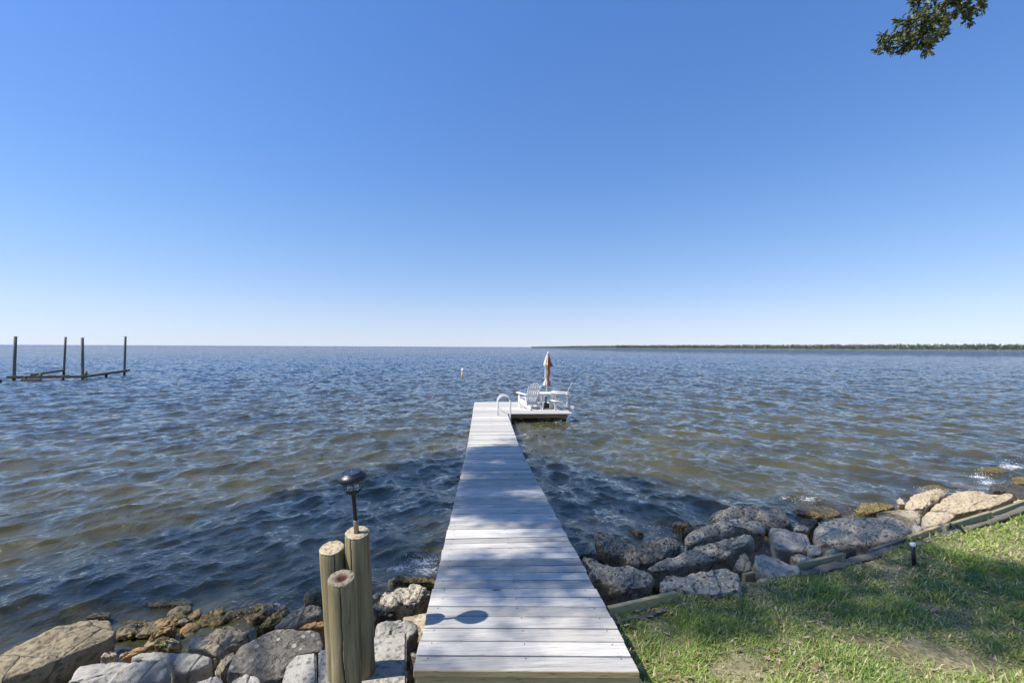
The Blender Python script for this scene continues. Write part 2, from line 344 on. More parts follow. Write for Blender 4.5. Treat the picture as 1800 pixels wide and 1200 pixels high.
# ------------------------------------------------------------------ water
def build_water():
    th = np.linspace(math.radians(-72), math.radians(72), 1150)
    r = [2.4]
    while r[-1] < 130: r.append(r[-1] * 1.0048)
    while r[-1] < 14000: r.append(r[-1] * (1 + min(.03, .0048 + .00012 * (r[-1] - 130) ** .5)))
    r = np.array(r)
    R, T = np.meshgrid(r, th, indexing='ij')
    X = R * np.sin(T + PSI); Y = R * np.cos(T + PSI)
    dr = np.gradient(r)[:, None]; sp = np.maximum(dr, R * (th[1] - th[0]))
    VR = np.zeros_like(X); TOT = 0; Z = np.zeros_like(X); DX = np.zeros_like(X); DY = np.zeros_like(X)
    s = sdist(X, Y); dep = np.clip(-terrain(X, Y), 0, 3)
    shore = np.clip(.45 + s * .09, .4, 1)
    g = np.random.default_rng(5)
    K = 120
    for i in range(K):
        lam = .095 * (3.6 / .095) ** ((i + g.uniform(0, 1)) / K)
        sysn = i % 5; az = math.radians(g.normal(310, 17) if sysn in (0, 2) else (g.normal(216, 17) if sysn in (1, 3) else g.normal(262, 45)))
        wx = 1 / (1 + np.exp(np.clip(X / 2.2, -30, 30))); wgt = {0: .25 + 1.15 * wx, 1: 1.4 - 1.15 * wx}.get(0 if sysn in (0, 2) else (1 if sysn in (1, 3) else 9), 1.0)
        st = .037 * (1.0 if lam > .5 else .9)
        st *= (1.45 if lam < .4 else 1.2) if lam < .9 else (.8 if lam < 1.6 else .42)
        a = st * lam / (2 * PI); k = 2 * PI / lam; cx, cy = math.cos(az), math.sin(az)
        TOT += st * st
        if lam < sp.min() * 2: continue
        n = (R[:, 0] < 1e9)
        fade = np.clip((lam / sp - 2.2) / 2, 0, 1)
        rows = np.where(fade.max(1) > 0)[0]
        if not len(rows): continue
        m = slice(0, rows[-1] + 1)
        # long crests break up: slow phase drift
        ph = (X[m] * cx + Y[m] * cy) * k + g.uniform(0, 2 * PI) + .9 * np.sin((X[m] * -cy + Y[m] * cx) * k * .17 + g.uniform(0, 6))
        A = a * fade[m] * shore[m] * (wgt[m] if hasattr(wgt, 'shape') else .8)
        VR[m] += (st * fade[m]) ** 2; Z[m] += A * np.sin(ph); DX[m] += A * .8 * cx * np.cos(ph); DY[m] += A * .8 * cy * np.cos(ph)
    V = np.stack([X + DX, Y + DY, Z], -1).reshape(-1, 3)
    # keep only the part over the lake
    F4 = grid_faces(*X.shape)
    ok = (s.ravel() > .25)
    F4 = F4[ok[F4].all(1)]
    used = np.unique(F4); remap = np.full(len(V), -1); remap[used] = np.arange(len(used))
    me = mesh_np('water', V[used], remap[F4], 4)
    at_ = me.attributes.new('shallow', 'FLOAT', 'POINT')
    at_.data.foreach_set('value', np.exp(-np.clip(dep, 0, 3) / .22).ravel()[used].astype(np.float32))
    lost = np.sqrt(np.clip(1 - VR / TOT, 0, 1)).ravel()[used]
    at_ = me.attributes.new('chop', 'FLOAT', 'POINT'); at_.data.foreach_set('value', lost.astype(np.float32))
    at_ = me.attributes.new('deep', 'FLOAT', 'POINT'); at_.data.foreach_set('value', (np.clip((s - 8) / 70, 0, 1) ** .7).ravel()[used].astype(np.float32))
    fo_ = np.zeros(len(used)); U = V[used]
    for a, b, rx, st_ in ((1720, 838, .22, .95), (1735, 846, .2, .9), (1780, 822, .32, .95), (1690, 866, .3, .7), (1640, 862, .3, .7), (455, 1082, .16, .9), (470, 1064, .2, .7), (500, 1098, .12, .9), (742, 985, .22, .9), (748, 1003, .2, 1), (705, 998, .2, .8), (1185, 935, .2, .6), (1155, 925, .2, .5), (1420, 880, .25, .7), (1380, 876, .2, .6), (150, 1075, .25, .3), (980, 742, .35, .6), (920, 745, .5, .55)):
        c = at(a, b, 0); fo_ = np.maximum(fo_, st_ * np.exp(-((U[:, 0] - c.x) ** 2 + (U[:, 1] - c.y) ** 2 * 2.5) / rx ** 2))
    s2 = s.ravel()[used]; fo_ = np.maximum(fo_, .50 * np.exp(-((s2 - 1.9) / .45) ** 2))
    at_ = me.attributes.new('foam', 'FLOAT', 'POINT'); at_.data.foreach_set('value', fo_.astype(np.float32))
    return me
t = NT('lake_water'); v = t.pos()
sh = t.n('Attribute'); sh.attribute_name = 'shallow'
rv = t.mapv(v, (1, 1, 1)); 
rip = t.math('ADD', t.noise(t.mapv(v, (1.5, 1, 1), rot=(0, 0, .3)), 6, 5, .62, .5), t.math('MULTIPLY', t.noise(t.mapv(v, (1, 1.4, 1), rot=(0, 0, -.5)), 19, 3, .6, .3), .4))
chop = t.n('Attribute'); chop.attribute_name = 'chop'
nz = t.n('TexNoise'); t.set(nz.inputs['Vector'], t.mapv(v, (1, 1, 1))); nz.inputs['Scale'].default_value = 2.2; nz.inputs['Detail'].default_value = 3; nz.inputs['Roughness'].default_value = .6
vm = t.n('VectorMath', operation='SUBTRACT'); t.set(vm.inputs[0], nz.outputs['Color']); vm.inputs[1].default_value = (.5, .5, .5)
gust = t.math('MULTIPLY_ADD', t.noise(t.mapv(v, (.5, 1.6, 1)), .12, 4, .7), 1.6, .2)
vm2 = t.n('VectorMath', operation='SCALE'); t.set(vm2.inputs[0], vm.outputs[0]); t.set(vm2.inputs['Scale'], t.math('MULTIPLY', t.math('MULTIPLY', chop.outputs['Fac'], 2.7), gust))
fl = t.n('VectorMath', operation='MULTIPLY'); t.set(fl.inputs[0], vm2.outputs[0]); fl.inputs[1].default_value = (1, 1, 0)
ad = t.n('VectorMath', operation='ADD'); t.set(ad.inputs[0], t.geo('Normal')); t.set(ad.inputs[1], fl.outputs[0])
no = t.n('VectorMath', operation='NORMALIZE'); t.set(no.inputs[0], ad.outputs[0])
nm = t.bump(rip, 1.0, .026, no.outputs[0])
patch = t.noise(v, .55, 3)
body = t.mix(t.ramp(patch, [(.35, 0), (.65, 1)]), (.042, .041, .018), (.084, .073, .024))
dp = t.n('Attribute'); dp.attribute_name = 'deep'
body = t.mix(dp.outputs['Fac'], body, (.012, .032, .070))
df = t.n('BsdfDiffuse', **{'Color': body, 'Normal': nm})
tr = t.n('BsdfTransparent', **{'Color': (.80, .66, .40)})
mx = t.n('MixShader'); t.set(mx.inputs[0], t.math('MULTIPLY', sh.outputs['Fac'], .9)); t.set(mx.inputs[1], df.outputs[0]); t.set(mx.inputs[2], tr.outputs[0])
gl = t.n('BsdfGlossy', **{'Color': (1, 1, 1), 'Roughness': .03, 'Normal': nm})
fr = t.n('Fresnel', **{'IOR': 1.5, 'Normal': nm})
m2 = t.n('MixShader'); t.set(m2.inputs[0], fr.outputs[0]); t.set(m2.inputs[1], mx.outputs[0]); t.set(m2.inputs[2], gl.outputs[0])
fa = t.n('Attribute'); fa.attribute_name = 'foam'
fn = t.math('ADD', t.math('MULTIPLY', t.noise(v, 26, 6, .8), .75), t.math('MULTIPLY', t.vor(v, 22), .28))
fm = t.ramp(t.math('ADD', fn, t.math('MULTIPLY', fa.outputs['Fac'], .42)), [(.74, 0), (.98, .8)])
fd = t.n('BsdfDiffuse', **{'Color': (.75, .78, .8), 'Normal': nm}); m3 = t.n('MixShader'); t.set(m3.inputs[0], fm); t.set(m3.inputs[1], m2.outputs[0]); t.set(m3.inputs[2], fd.outputs[0])
t.t.links.new(m3.outputs[0], t.out.inputs[0]); M['water'] = t.m
tag(link('water', build_water(), M['water'], smooth=True), 'rippled blue and brown lake water', None, None, 'structure')

# ------------------------------------------------------------------ dock
DH = [(0, 1.76), (2.5, 1.76), (3.0, 1.788), (3.5, 1.83), (4.2, 1.885), (4.7, 1.925), (5.4, 1.98), (6.7, 2.085), (8.2, 2.19), (9.8, 2.30), (11, 2.36), (12, 2.37), (30, 2.37)]
def dz(y): return EYE.z - float(np.interp(y, [a for a, b in DH], [b for a, b in DH]))
X0, X1 = -.365, .855
def skew(y): return -.062 * max(0, min(1, (4.5 - y) / 1.2))
dock = tag(empty('wooden_dock', (.25, 2.5, .9)), 'long weathered grey plank dock running from the lawn out to a platform over the water', 'dock')
def local(o, par):
    o.parent = par; o.matrix_parent_inverse = Matrix.Translation(-par.location); return o
BP = .1435
mb = MB(); NL = []; y = 2.50; k = 0
while y < 16.30:
    w_ = BP - random.uniform(.009, .016) - (.005 if random.random() < .2 else 0)
    yy = y + BP / 2; sk = skew(yy); z0 = dz(y + .004); z1 = dz(y + w_)
    xl = X0 - random.uniform(0, .012); xr = X1 + random.uniform(0, .012)
    dzr = random.uniform(-.0022, .0022); tw = random.uniform(-.002, .002)
    vs_ = mb.box(((xl + xr) / 2, yy, 0), (xr - xl, w_, .038))
    for v in vs_:
        fx = (v.co.x - X0) / (X1 - X0); near = v.co.y < yy
        v.co.z += (z0 if near else z1) - .019 + dzr + tw * (fx - .5) * 2
        v.co.y += sk * (v.co.x - .25)
    for nx in (X0 + .07, X0 + .085 + .53, X1 - .07):
        for ny in (-.04, .04):
            xx = nx + random.uniform(-.012, .012); ny2 = yy + ny + random.uniform(-.006, .006) + sk * (xx - .25)
            NL.append((xx, ny2, (z0 + z1) / 2 + dzr + .0008))
    y += BP; k += 1
mb.bevel(.0035, 1)
mb.bm.normal_update()
for f in mb.bm.faces:
    if f.calc_center_median().y < 2.56 and f.normal.y < -.6: f.material_index = 2
for q in NL: mb.lathe([(.0034, -.002), (.0034, .0010)], q, n=6, mi=1)
local(mb.build('deck_boards', [M['deck'], M['rust_nail'], M['treated']]), dock)
# front skirt board, side stringers, posts
mb = MB(); yf = 2.507
for (a, b) in ((X0, X1),):
    r = mb.box((.25, yf + .03, 0), (X1 - X0, .04, .17))
    for v in r: v.co.z += dz(2.5) - .0415 - .085; v.co.y += skew(2.5) * (v.co.x - .25)
mb.bevel(.003); local(mb.build('skirt_board', M['treated']), dock)
for sx in (X0 + .07, X1 - .07):
    mb = MB(); ys = np.arange(2.6, 16.3, .8)
    for a, b in zip(ys[:-1], ys[1:]):
        mb.beam((sx, a, dz(a) - .14), (sx, b, dz(b) - .14), .045, .19)
    local(mb.build('stringer', M['underpost']), dock)
for yp in (5.2, 8.4, 11.6, 14.6):
    for sx in (X0 + .16, X1 - .16):
        mb = MB(); mb.tube([(sx, yp, -1.6), (sx, yp, dz(yp) - .05)], .085, 16)
        local(mb.build('post', M['underpost']), dock)
for yp in (2.9,):
    for sx in (X0 + .12, X1 - .12):
        mb = MB(); mb.box((sx, yp, .60), (.09, .09, .46)); local(mb.build('post', M['underpost']), dock)

# ------------------------------------------------------------------ swimming platform
PY0, PY1, PX1 = 16.35, 19.75, 3.20
plat = tag(empty('swim_platform', (1.4, 18, .3)), 'square plank platform at the far end of the dock, carrying the white chairs', 'platform')
mb = MB(); y = PY0
zp = dz(18)
while y < PY1 - .05:
    xl = X0 - random.uniform(0, .02); w_ = BP - random.uniform(.005, .010)
    xr = PX1 - (0 if y < PY0 + .1 else .02) + random.uniform(-.01, .01)
    mb.box(((xl + xr) / 2, y + BP / 2, zp - .019 + random.uniform(-.002, .002)), (xr - xl, w_, .038)); y += BP
mb.bevel(.0035)
local(mb.build('deck_boards', M['deck']), plat)
mb = MB(); mb.box(((X1 + .03 + PX1 - .17) / 2, PY0 + .09, zp - .039 - .068), (PX1 - .17 - X1 - .03, .05, .136)); mb.bevel(.004)
local(mb.build('fascia_board', M['fascia']), plat)
mb = MB(); mb.box((PX1 - .19, (PY0 + PY1) / 2 + .1, zp - .125), (.05, PY1 - PY0 - .3, .165)); local(mb.build('fascia_board', M['fascia']), plat)
for px_, py_ in ((PX1 - .27, PY0 + .22), (PX1 - .27, PY1 - .3), (X0 + .2, PY1 - .3), (X0 + .2, PY0 + .22), (1.35, PY0 + .22), (1.35, PY1 - .3)):
    mb = MB(); mb.box((px_, py_, zp - .04 - 1.0), (.15, .15, 2.0)); mb.bevel(.008); local(mb.build('post', M['underpost']), plat)
for yy in (PY0 + 1.2, PY0 + 2.3):
    mb = MB(); mb.box(((X0 + PX1) / 2, yy, zp - .13), (PX1 - X0 - .5, .05, .17)); local(mb.build('joist', M['underpost']), plat)

# ------------------------------------------------------------------ swim ladder
lad = tag(empty('swim_ladder', (.8, 16.0, zp)), 'white tubular swim ladder arching over the edge of the dock beside the platform', 'ladder')
xl, xr = .50, .935
for yy in (15.78, 16.24):
    pts = [(xl, yy, dz(yy) - .005)] + [(xl, yy, zp + h) for h in (.2, .40)]
    for a in np.linspace(PI, 0, 13): pts.append(((xl + xr) / 2 + (xr - xl) / 2 * math.cos(a), yy, zp + .47 + .215 * math.sin(a)))
    pts += [(xr, yy, zp + h) for h in (.3, 0, -.4, -.9)]
    mb = MB(); mb.tube(pts, .023, 12); local(mb.build('rail', M['white_metal'], smooth=True), lad)
    mb = MB(); mb.lathe([(.045, 0), (.045, .006), (.024, .012)], (xl, yy, dz(yy)), 16); local(mb.build('foot_flange', M['white_metal']), lad)
for zz in (zp - .25, zp - .52, zp - .8):
    mb = MB(); mb.beam((xr, 15.82, zz), (xr, 16.22, zz), .07, .03); local(mb.build('rung', M['white_metal']), lad)
mb = MB(); mb.tube([(xl, 15.82, zp + .34), (xl + .18, 15.83, zp + .14), (xr - .05, 15.86, zp + .03)], .006, 6); local(mb.build('cord', M['galv']), lad)

# ------------------------------------------------------------------ garden furniture
def adirondack(loc, rz, label):
    """front is local +y"""
    root = tag(empty('adirondack_chair', loc, rz), label, 'chair', 'white slatted chairs on the platform')
    wm = M['white_plastic']
    def b(name, f, bev=.004):
        mb = MB(); f(mb); mb.bevel(bev); return mb.build(name, wm, root)
    for sx in (-1, 1):
        b('arm', lambda m: m.beam((sx * .335, -.36, .565), (sx * .335, .36, .60), .135, .024))
        b('leg', lambda m: m.beam((sx * .30, .285, 0), (sx * .30, .285, .585), .10, .03, (1, 0, 0)))
        b('side_rail', lambda m: m.beam((sx * .265, .38, .34), (sx * .265, -.56, .035), .026, .12))
        b('arm_brace', lambda m: m.beam((sx * .30, -.30, .14), (sx * .325, -.30, .565), .06, .026, (1, 0, 0)))
    def seat(m):
        for i in range(7):
            f = i / 6; yy = .40 - f * .50; zz = .405 - f * .155 - (.03 if i == 0 else 0)
            m.box((0, yy, zz), (.53, .072, .02), Matrix.Rotation(math.radians(16 if i else -35), 3, 'X'))
    b('seat', seat, .003)
    def back(m):
        for i in range(6):
            q = (i - 2.5) / 2.5; xx0 = q * .205; xx1 = q * .27; L = .88 - .13 * q * q
            d = Vector((xx1 - xx0, -.40, .80)).normalized()
            p0 = Vector((xx0, -.09, .21)); m.beam(p0, p0 + d * L, .073, .018, (0, 1, .5))
    b('backrest', back, .003)
    def cross(m):
        m.beam((-.33, -.245, .50), (.33, -.245, .50), .03, .07)
        m.beam((-.26, -.40, .77), (.26, -.40, .77), .022, .05)
        m.beam((-.26, -.10, .19), (.26, -.10, .19), .03, .09)
    b('back_brace', cross, .003)
    b('front_apron', lambda m: m.box((0, .405, .31), (.56, .022, .09)))
    return root
c1 = at(931.5, 718.5, zp)
adirondack((c1.x, c1.y + .20, zp), math.radians(24), 'white slatted low chair with its fanned back turned to the shore, beside the table')
c2 = at(980, 716.5, zp)
adirondack((c2.x + .12, c2.y + .16, zp), math.radians(76), 'white slatted low chair seen from the side, behind the table near the platform edge')
tb = at(964.5, 715.5, zp)
table = tag(empty('patio_table', (tb.x, tb.y, zp)), 'white slatted patio table with the folded beach umbrella standing through it', 'table')
mb = MB()
for i in range(7):
    yy = (i - 3) * .098; hw = math.sqrt(max(0, .40 ** 2 - (abs(yy) - .03) ** 2)) if abs(yy) > .03 else .40
    if i == 3:
        for sx in (-1, 1): mb.box((sx * .225, yy, .56), (.35, .088, .024))
    else: mb.box((0, yy, .56), (2 * hw, .088, .024))
mb.bevel(.003); mb.build('table_top', M['white_plastic'], table)
for yy in (-.2, .2):
    mb = MB(); mb.box((0, yy, .525), (.62, .05, .045)); mb.build('batten', M['white_plastic'], table)
for sx in (-1, 1):
    for sy in (-1, 1):
        mb = MB(); mb.beam((sx * .26, sy * .24, 0), (sx * .22, sy * .2, .535), .07, .035, (1, 0, 0)); mb.bevel(.003); mb.build('leg', M['white_plastic'], table)
# small slatted footstool in front of the side-on chair
fs_ = at(979, 719.0, zp)
stool = tag(empty('footstool', (fs_.x, fs_.y, zp), .35), 'low white slatted footstool between the table and the platform edge', 'footstool')
mb = MB()
for i in range(6):
    a = i / 5; mb.box((-.22 + a * .44, 0, .34 - .10 * a * a), (.07, .50, .02), Matrix.Rotation(.35 * a, 3, 'Y'))
mb.bevel(.003); mb.build('slatted_top', M['white_plastic'], stool)
for sy in (-1, 1):
    mb = MB(); mb.beam((-.18, sy * .21, 0), (-.18, sy * .21, .33), .07, .025, (0, 1, 0)); mb.build('leg', M['white_plastic'], stool)
    mb = MB(); mb.beam((-.22, sy * .21, .29), (.26, sy * .21, .03), .025, .09); mb.build('side_rail', M['white_plastic'], stool)

# ------------------------------------------------------------------ folded umbrella
ub = at(959.2, 715.8, zp)
umb = tag(empty('beach_umbrella', (ub.x, ub.y, zp)), 'folded beach umbrella with blue, white, orange and navy stripes on a white pole', 'umbrella')
tilt = Matrix.Rotation(math.radians(2.3), 3, rt0.cross(fw0).cross(rt0).normalized() if False else 'Y')
def ut(p): return tilt @ Vector(p)
mb = MB(); mb.lathe([(.20, 0), (.245, .03), (.245, .10), (.20, .145), (.06, .16), (.05, .20)], (0, 0, 0), 28); mb.build('base', M['black_plastic'], umb)
mb = MB(); mb.tube([(0, 0, .08), ut((0, 0, .40))], .026, 12); mb.build('pole_socket', M['black_plastic'], umb)
mb = MB(); mb.tube([ut((0, 0, .2)), ut((0, 0, 2.19))], .017, 12); mb.build('pole', M['white_metal'], umb, True)
prof = [(2.13, .012), (2.08, .035), (1.95, .075), (1.8, .10), (1.68, .125), (1.62, .135), (1.615, .09), (1.5, .085), (1.35, .09), (1.22, .08), (1.13, .066), (1.10, .045), (1.07, .06), (1.0, .08), (.90, .10), (.86, .095), (.862, .08)]
cols = [(.62, .70, .74), (.14, .40, .62), (.74, .75, .73), (.20, .42, .58), (.72, .62, .44), (.66, .24, .07), (.38, .06, .05), (.05, .06, .16), (.10, .22, .45), (.78, .76, .70), (.80, .30, .04), (.03, .05, .2)]
cmats = []
for i, c in enumerate(cols):
    t = NT('umbrella_stripe_%s' % 'abcdefghijkl'[i]); 
    cmats.append(t.pbr(c, .8, t.bump(t.noise(t.pos(), 60, 2), .2, .002), .15))
bm = bmesh.new(); N = 72; rings = []
for j, (z, r) in enumerate(prof):
    ring = []
    for i in range(N):
        a = 2 * PI * i / N; fold = 1 + .22 * math.sin(9 * a + .3 * j) + .08 * math.sin(17 * a + j)
        rr = r * fold; dx = .05 if (j in (4, 5) and math.cos(a - .1) > .2) else 0
        if 11 <= j and math.cos(a) > .3: dx += .02 * (j - 11)
        ring.append(bm.verts.new(ut(((rr + dx) * math.cos(a + .1 * j), rr * math.sin(a + .1 * j), z + .03 * math.sin(5 * a) * (j > 3)))))
    rings.append(ring)
for j, (A, B) in enumerate(zip(rings, rings[1:])):
    for i in range(N):
        f = bm.faces.new((A[i], A[(i + 1) % N], B[(i + 1) % N], B[i])); f.smooth = True
        f.material_index = int(((i + 1.0 * j + 52) % N) / N * 12) % 12
bm.faces.new(rings[0])
me = bpy.data.meshes.new('canopy'); bm.to_mesh(me); bm.free(); link('canopy', me, cmats, umb)
mb = MB(); mb.lathe([(.03, 0), (.035, .03), (.012, .06)], ut((0, 0, 2.11)), 12); mb.build('finial', M['white_plastic'], umb)
mb = MB(); mb.lathe([(.062, -.012), (.066, 0), (.062, .012)], ut((0, 0, 1.10)), 20); mb.build('tie_strap', cmats[4], umb)

# ------------------------------------------------------------------ mooring piles and the solar light
TOWP = Vector((.33, -.94, 0))
def pile(topc, botc, r, label, endm, crack_ang, seed):
    top = Vector(topc); bot = Vector(botc); ax = (top - bot); L = ax.length; ax.normalize()
    root = tag(empty('round_pile', bot), label, 'post', 'three round timber piles beside the dock')
    bm = bmesh.new(); N = 144; J = 40; rings = []
    x = ax.cross(Vector((0, 1, 0))).normalized(); yv = ax.cross(x)
    for j in range(J + 1):
        f = j / J; ring = []
        for i in range(N):
            a = 2 * PI * i / N
            q = r * (1.07 - .09 * f) * (1 + .03 * noise.noise(Vector((math.cos(a) * 1.2 + seed, math.sin(a) * 1.2, f * 3))) + .006 * noise.noise(Vector((math.cos(a) * 9, math.sin(a) * 9, f * 4 + seed))))
            cang = crack_ang + .12 * noise.noise(Vector((seed, 0, f * 5))); d = abs((a - cang + PI) % (2 * PI) - PI)
            if d < .045: q -= .055 * (1 - d / .045) * (1 if f < .93 else .5)
            e = f * L
            if j == J: q -= .004
            e -= .20 * max(0, (f - .85) / .15) * q * (x * math.cos(a) + yv * math.sin(a)).dot(TOWP)
            ring.append(bm.verts.new(ax * e + (x * math.cos(a) + yv * math.sin(a)) * q))
        rings.append(ring)
    for A, B in zip(rings, rings[1:]):
        for i in range(N):
            f = bm.faces.new((A[i], A[(i + 1) % N], B[(i + 1) % N], B[i])); f.smooth = True
    me = bpy.data.meshes.new('shaft'); bmesh.ops.recalc_face_normals(bm, faces=bm.faces); bm.to_mesh(me); bm.free(); link('shaft', me, M['pile'], root)
    bm = bmesh.new(); lay = bm.verts.layers.float_color.new('rad'); prev = None
    for q in (1, .9, .75, .6, .45, .3, .15, .02):
        ring = []
        for i in range(N):
            a = 2 * PI * i / N; h = (.004 if q < .95 else -.002) + .004 * noise.noise(Vector((q * 4 * math.cos(a), q * 4 * math.sin(a), seed)))
            if endm == 'end_rot' and q < .65: h -= .018 * (.65 - q) / .65 + .005 * noise.noise(Vector((q * 14 * math.cos(a), q * 14 * math.sin(a), seed)))
            h -= .20 * r * .975 * q * (x * math.cos(a) + yv * math.sin(a)).dot(TOWP)
            v = bm.verts.new(ax * (L + h) + (x * math.cos(a) + yv * math.sin(a)) * (r * .975 * q)); v[lay] = (q, q, q, 1); ring.append(v)
        if prev:
            for i in range(N): bm.faces.new((prev[i], prev[(i + 1) % N], ring[(i + 1) % N], ring[i])).smooth = True
        prev = ring
    bm.faces.new(prev); me = bpy.data.meshes.new('end_grain'); bmesh.ops.recalc_face_normals(bm, faces=bm.faces); bm.to_mesh(me); bm.free()
    link('end_grain', me, M[endm], root)
    return root, top, ax
B_ = at(637, 1180, .60); D_ = depth(B_)
TT = at_depth(628, 935, D_)
pile(TT, at_depth(637.5, 1200, D_), .0765, 'tallest of three round timber piles, carrying the black solar light', 'end_pale', math.radians(70), 1.3)
D3 = D_ - .24
pile(at_depth(600, 1015, D3), at_depth(614, 1265, D3), .0775, 'shortest round timber pile, in front, with a dark rotten centre on its cut top', 'end_rot', math.radians(98), 4.1)
D2 = D_ - .03
pile(at_depth(583, 962, D2), at_depth(602, 1215, D2), .0755, 'middle-height round timber pile at the left of the cluster, pale cut top', 'end_pale', math.radians(118), 7.7)

lb = at_depth(626.5, 932, D_ - .01); lt = at_depth(619, 835, D_ - .02)
lax = (lt - lb).normalized(); LR = lax.to_track_quat('Z', 'Y').to_matrix(); LL = (lt - lb).length
lamp = tag(empty('solar_light', lb), 'black caged solar garden light standing on the tallest round pile', 'garden light')
def lz(f): return lax * f
mb = MB(); mb.lathe([(.016, -.02), (.016, .065), (.013, .068)], (0, 0, 0), 20, M=LR); mb.build('spike_sleeve', M['galv'], lamp)
mb = MB(); mb.lathe([(.0125, .06), (.0125, LL - .10), (.018, LL - .098)], (0, 0, 0), 20, M=LR); mb.build('stem', M['black_plastic'], lamp)
mb = MB(); H = LL - .018
mb.lathe([(.060, H - .012), (.088, H - .006), (.0915, H + .002), (.090, H + .012), (.083, H + .022), (.073, H + .030), (.062, H + .035), (.060, H + .040), (.056, H + .041), (.054, H + .038)], (0, 0, 0), 48, M=LR); cap = mb.build('cap', M['black_plastic'], lamp)
ctl = Matrix.Translation(lax * H) @ Matrix.Rotation(math.radians(6), 4, rt0) @ Matrix.Translation(-lax * H); cap.matrix_local = ctl
mb = MB(); mb.lathe([(.052, H + .037), (.052, H + .0400), (.050, H + .0405)], (0, 0, 0), 40, M=LR); mb.build('solar_panel', M['solar'], cap)
mb = MB()
for k in range(6):
    a = k * PI / 3; mb.beam(LR @ Vector((0, 0, H + .0412)), LR @ Vector((.042 * math.cos(a), .042 * math.sin(a), H + .0412)), .002, .0008)
mb.build('panel_grid', M['galv'], cap)
mb = MB()
for k in range(8):
    a = 2 * PI * k / 8; c, s_ = math.cos(a), math.sin(a)
    mb.tube([LR @ Vector((q * c, q * s_, z)) for q, z in ((.052, H - .010), (.055, H - .040), (.054, H - .074), (.040, H - .092), (.018, H - .100))], .0024, 6)
for z in (H - .030, H - .052, H - .074):
    mb.tube([LR @ Vector((.0555 * math.cos(a), .0555 * math.sin(a), z)) for a in np.linspace(0, 2 * PI, 33)], .0022, 6)
mb.lathe([(.02, H - .104), (.040, H - .092), (.050, H - .078), (.044, H - .074)], (0, 0, 0), 28, M=LR)
mb.build('cage', M['black_plastic'], lamp)
mb = MB(); mb.lathe([(.038, H - .074), (.042, H - .045), (.040, H - .012)], (0, 0, 0), 28, M=LR); mb.build('globe', M['glass'], lamp)
mb = MB(); mb.lathe([(.020, H - .074), (.020, H - .06), (.012, H - .05)], (0, 0, 0), 16, M=LR); mb.build('bulb', M['white_plastic'], lamp)

# ------------------------------------------------------------------ boat lift frame, marker, stub
lift = empty('boat_lift_frame', at(110, 665, 0)); tag(lift, 'four tall dark piles joined by low beams standing in the lake, without a boat', 'boat lift')
def leaning(name, pxb, pyb, pxt, pyt, r, mat, par, zbase=0):
    b = at(pxb, pyb, zbase); d = depth(b); tp = at_depth(pxt, pyt, d); a = (tp - b); bt = b - a * (1.2 / a.length)
    mb = MB(); mb.tube([bt, b, b + a * .5, tp], [r * 1.03, r * 1.02, r, r * .95], 20); o = mb.build(name, mat)
    local(o, par) if par else None; return b, tp, o
q1, _, _ = leaning('pile', 24.5, 667.5, 27.2, 591, 0.101, M['wetpile'], lift)
q2, _, _ = leaning('pile', 112, 659, 115.3, 592, 0.088, M['wetpile'], lift)
q3, _, _ = leaning('pile', 145.4, 666.5, 144.8, 593.2, 0.097, M['wetpile'], lift)
q4, _, _ = leaning('pile', 218.5, 659.5, 220.5, 591, 0.092, M['wetpile'], lift)
def lbeam(a, b, za, zb, w_, h_, name='beam'):
    mb = MB(); mb.beam((a.x, a.y, za), (b.x, b.y, zb), w_, h_); mb.bevel(.01); local(mb.build(name, M['wetbeam']), lift)
n1 = (q1 - q3).normalized(); toward = Vector((0, -1, 0))
off = toward * .13
lbeam(q1 + n1 * .35 + off, q3 - n1 * .2 + off, .22, .22, .08, .2)
n2 = (q4 - q3).normalized(); lbeam(q3 - n2 * .1 + Vector((.12, 0, 0)), q4 + n2 * .5 + Vector((.14, 0, 0)), .20, .42, .08, .2)
n3 = (q2 - q1).normalized(); lbeam(q1 + n3 * 2.0 + Vector((-.1, 0, 0)), q2 + Vector((-.12, 0, 0)), .24, .40, .08, .18)
sa = at(38, 669, .03); sb = at(71, 669, .03); lbeam(sa, sb, .06, .06, .1, .2, 'plank')
for px_, py_, h_ in ((45, 667.5, .30), (71.5, 664.5, .38), (110, 668, .24), (151, 662, .48), (186.5, 663, .26)):
    p = at(px_, py_, 0); mb = MB(); mb.tube([(p.x, p.y, -1), (p.x, p.y, h_)], .10, 14); local(mb.build('short_pile', M['wetpile']), lift)
p = at(0.8, 672, 0); mb = MB(); mb.tube([(p.x - .25, p.y, -.8), (p.x - .2, p.y, .10), (p.x - .32, p.y, .36)], [.24, .22, .12], 14)
for v in mb.bm.verts: v.co += Vector(noise.noise_vector(v.co * 5)) * .05
tag(mb.build('piling_stub', M['wetpile']), 'broken black piling stub low in the water at the left edge of the photo', 'post')
mk = tag(empty('channel_marker', at(812.3, 661, 0)), 'thin white pipe with a yellow base standing alone in the lake', 'marker pole')
b = at(812.3, 661, 0); dm = depth(b)
mb = MB(); mb.tube([b + Vector((0, 0, -1)), b, at_depth(812.7, 654, dm)], .085, 16); local(mb.build('base_sleeve', M['marker_rust']), mk)
mb = MB(); mb.tube([at_depth(812.7, 654.5, dm), at_depth(813.1, 647, dm)], [.078, .075], 16); local(mb.build('pipe', M['marker_white']), mk)

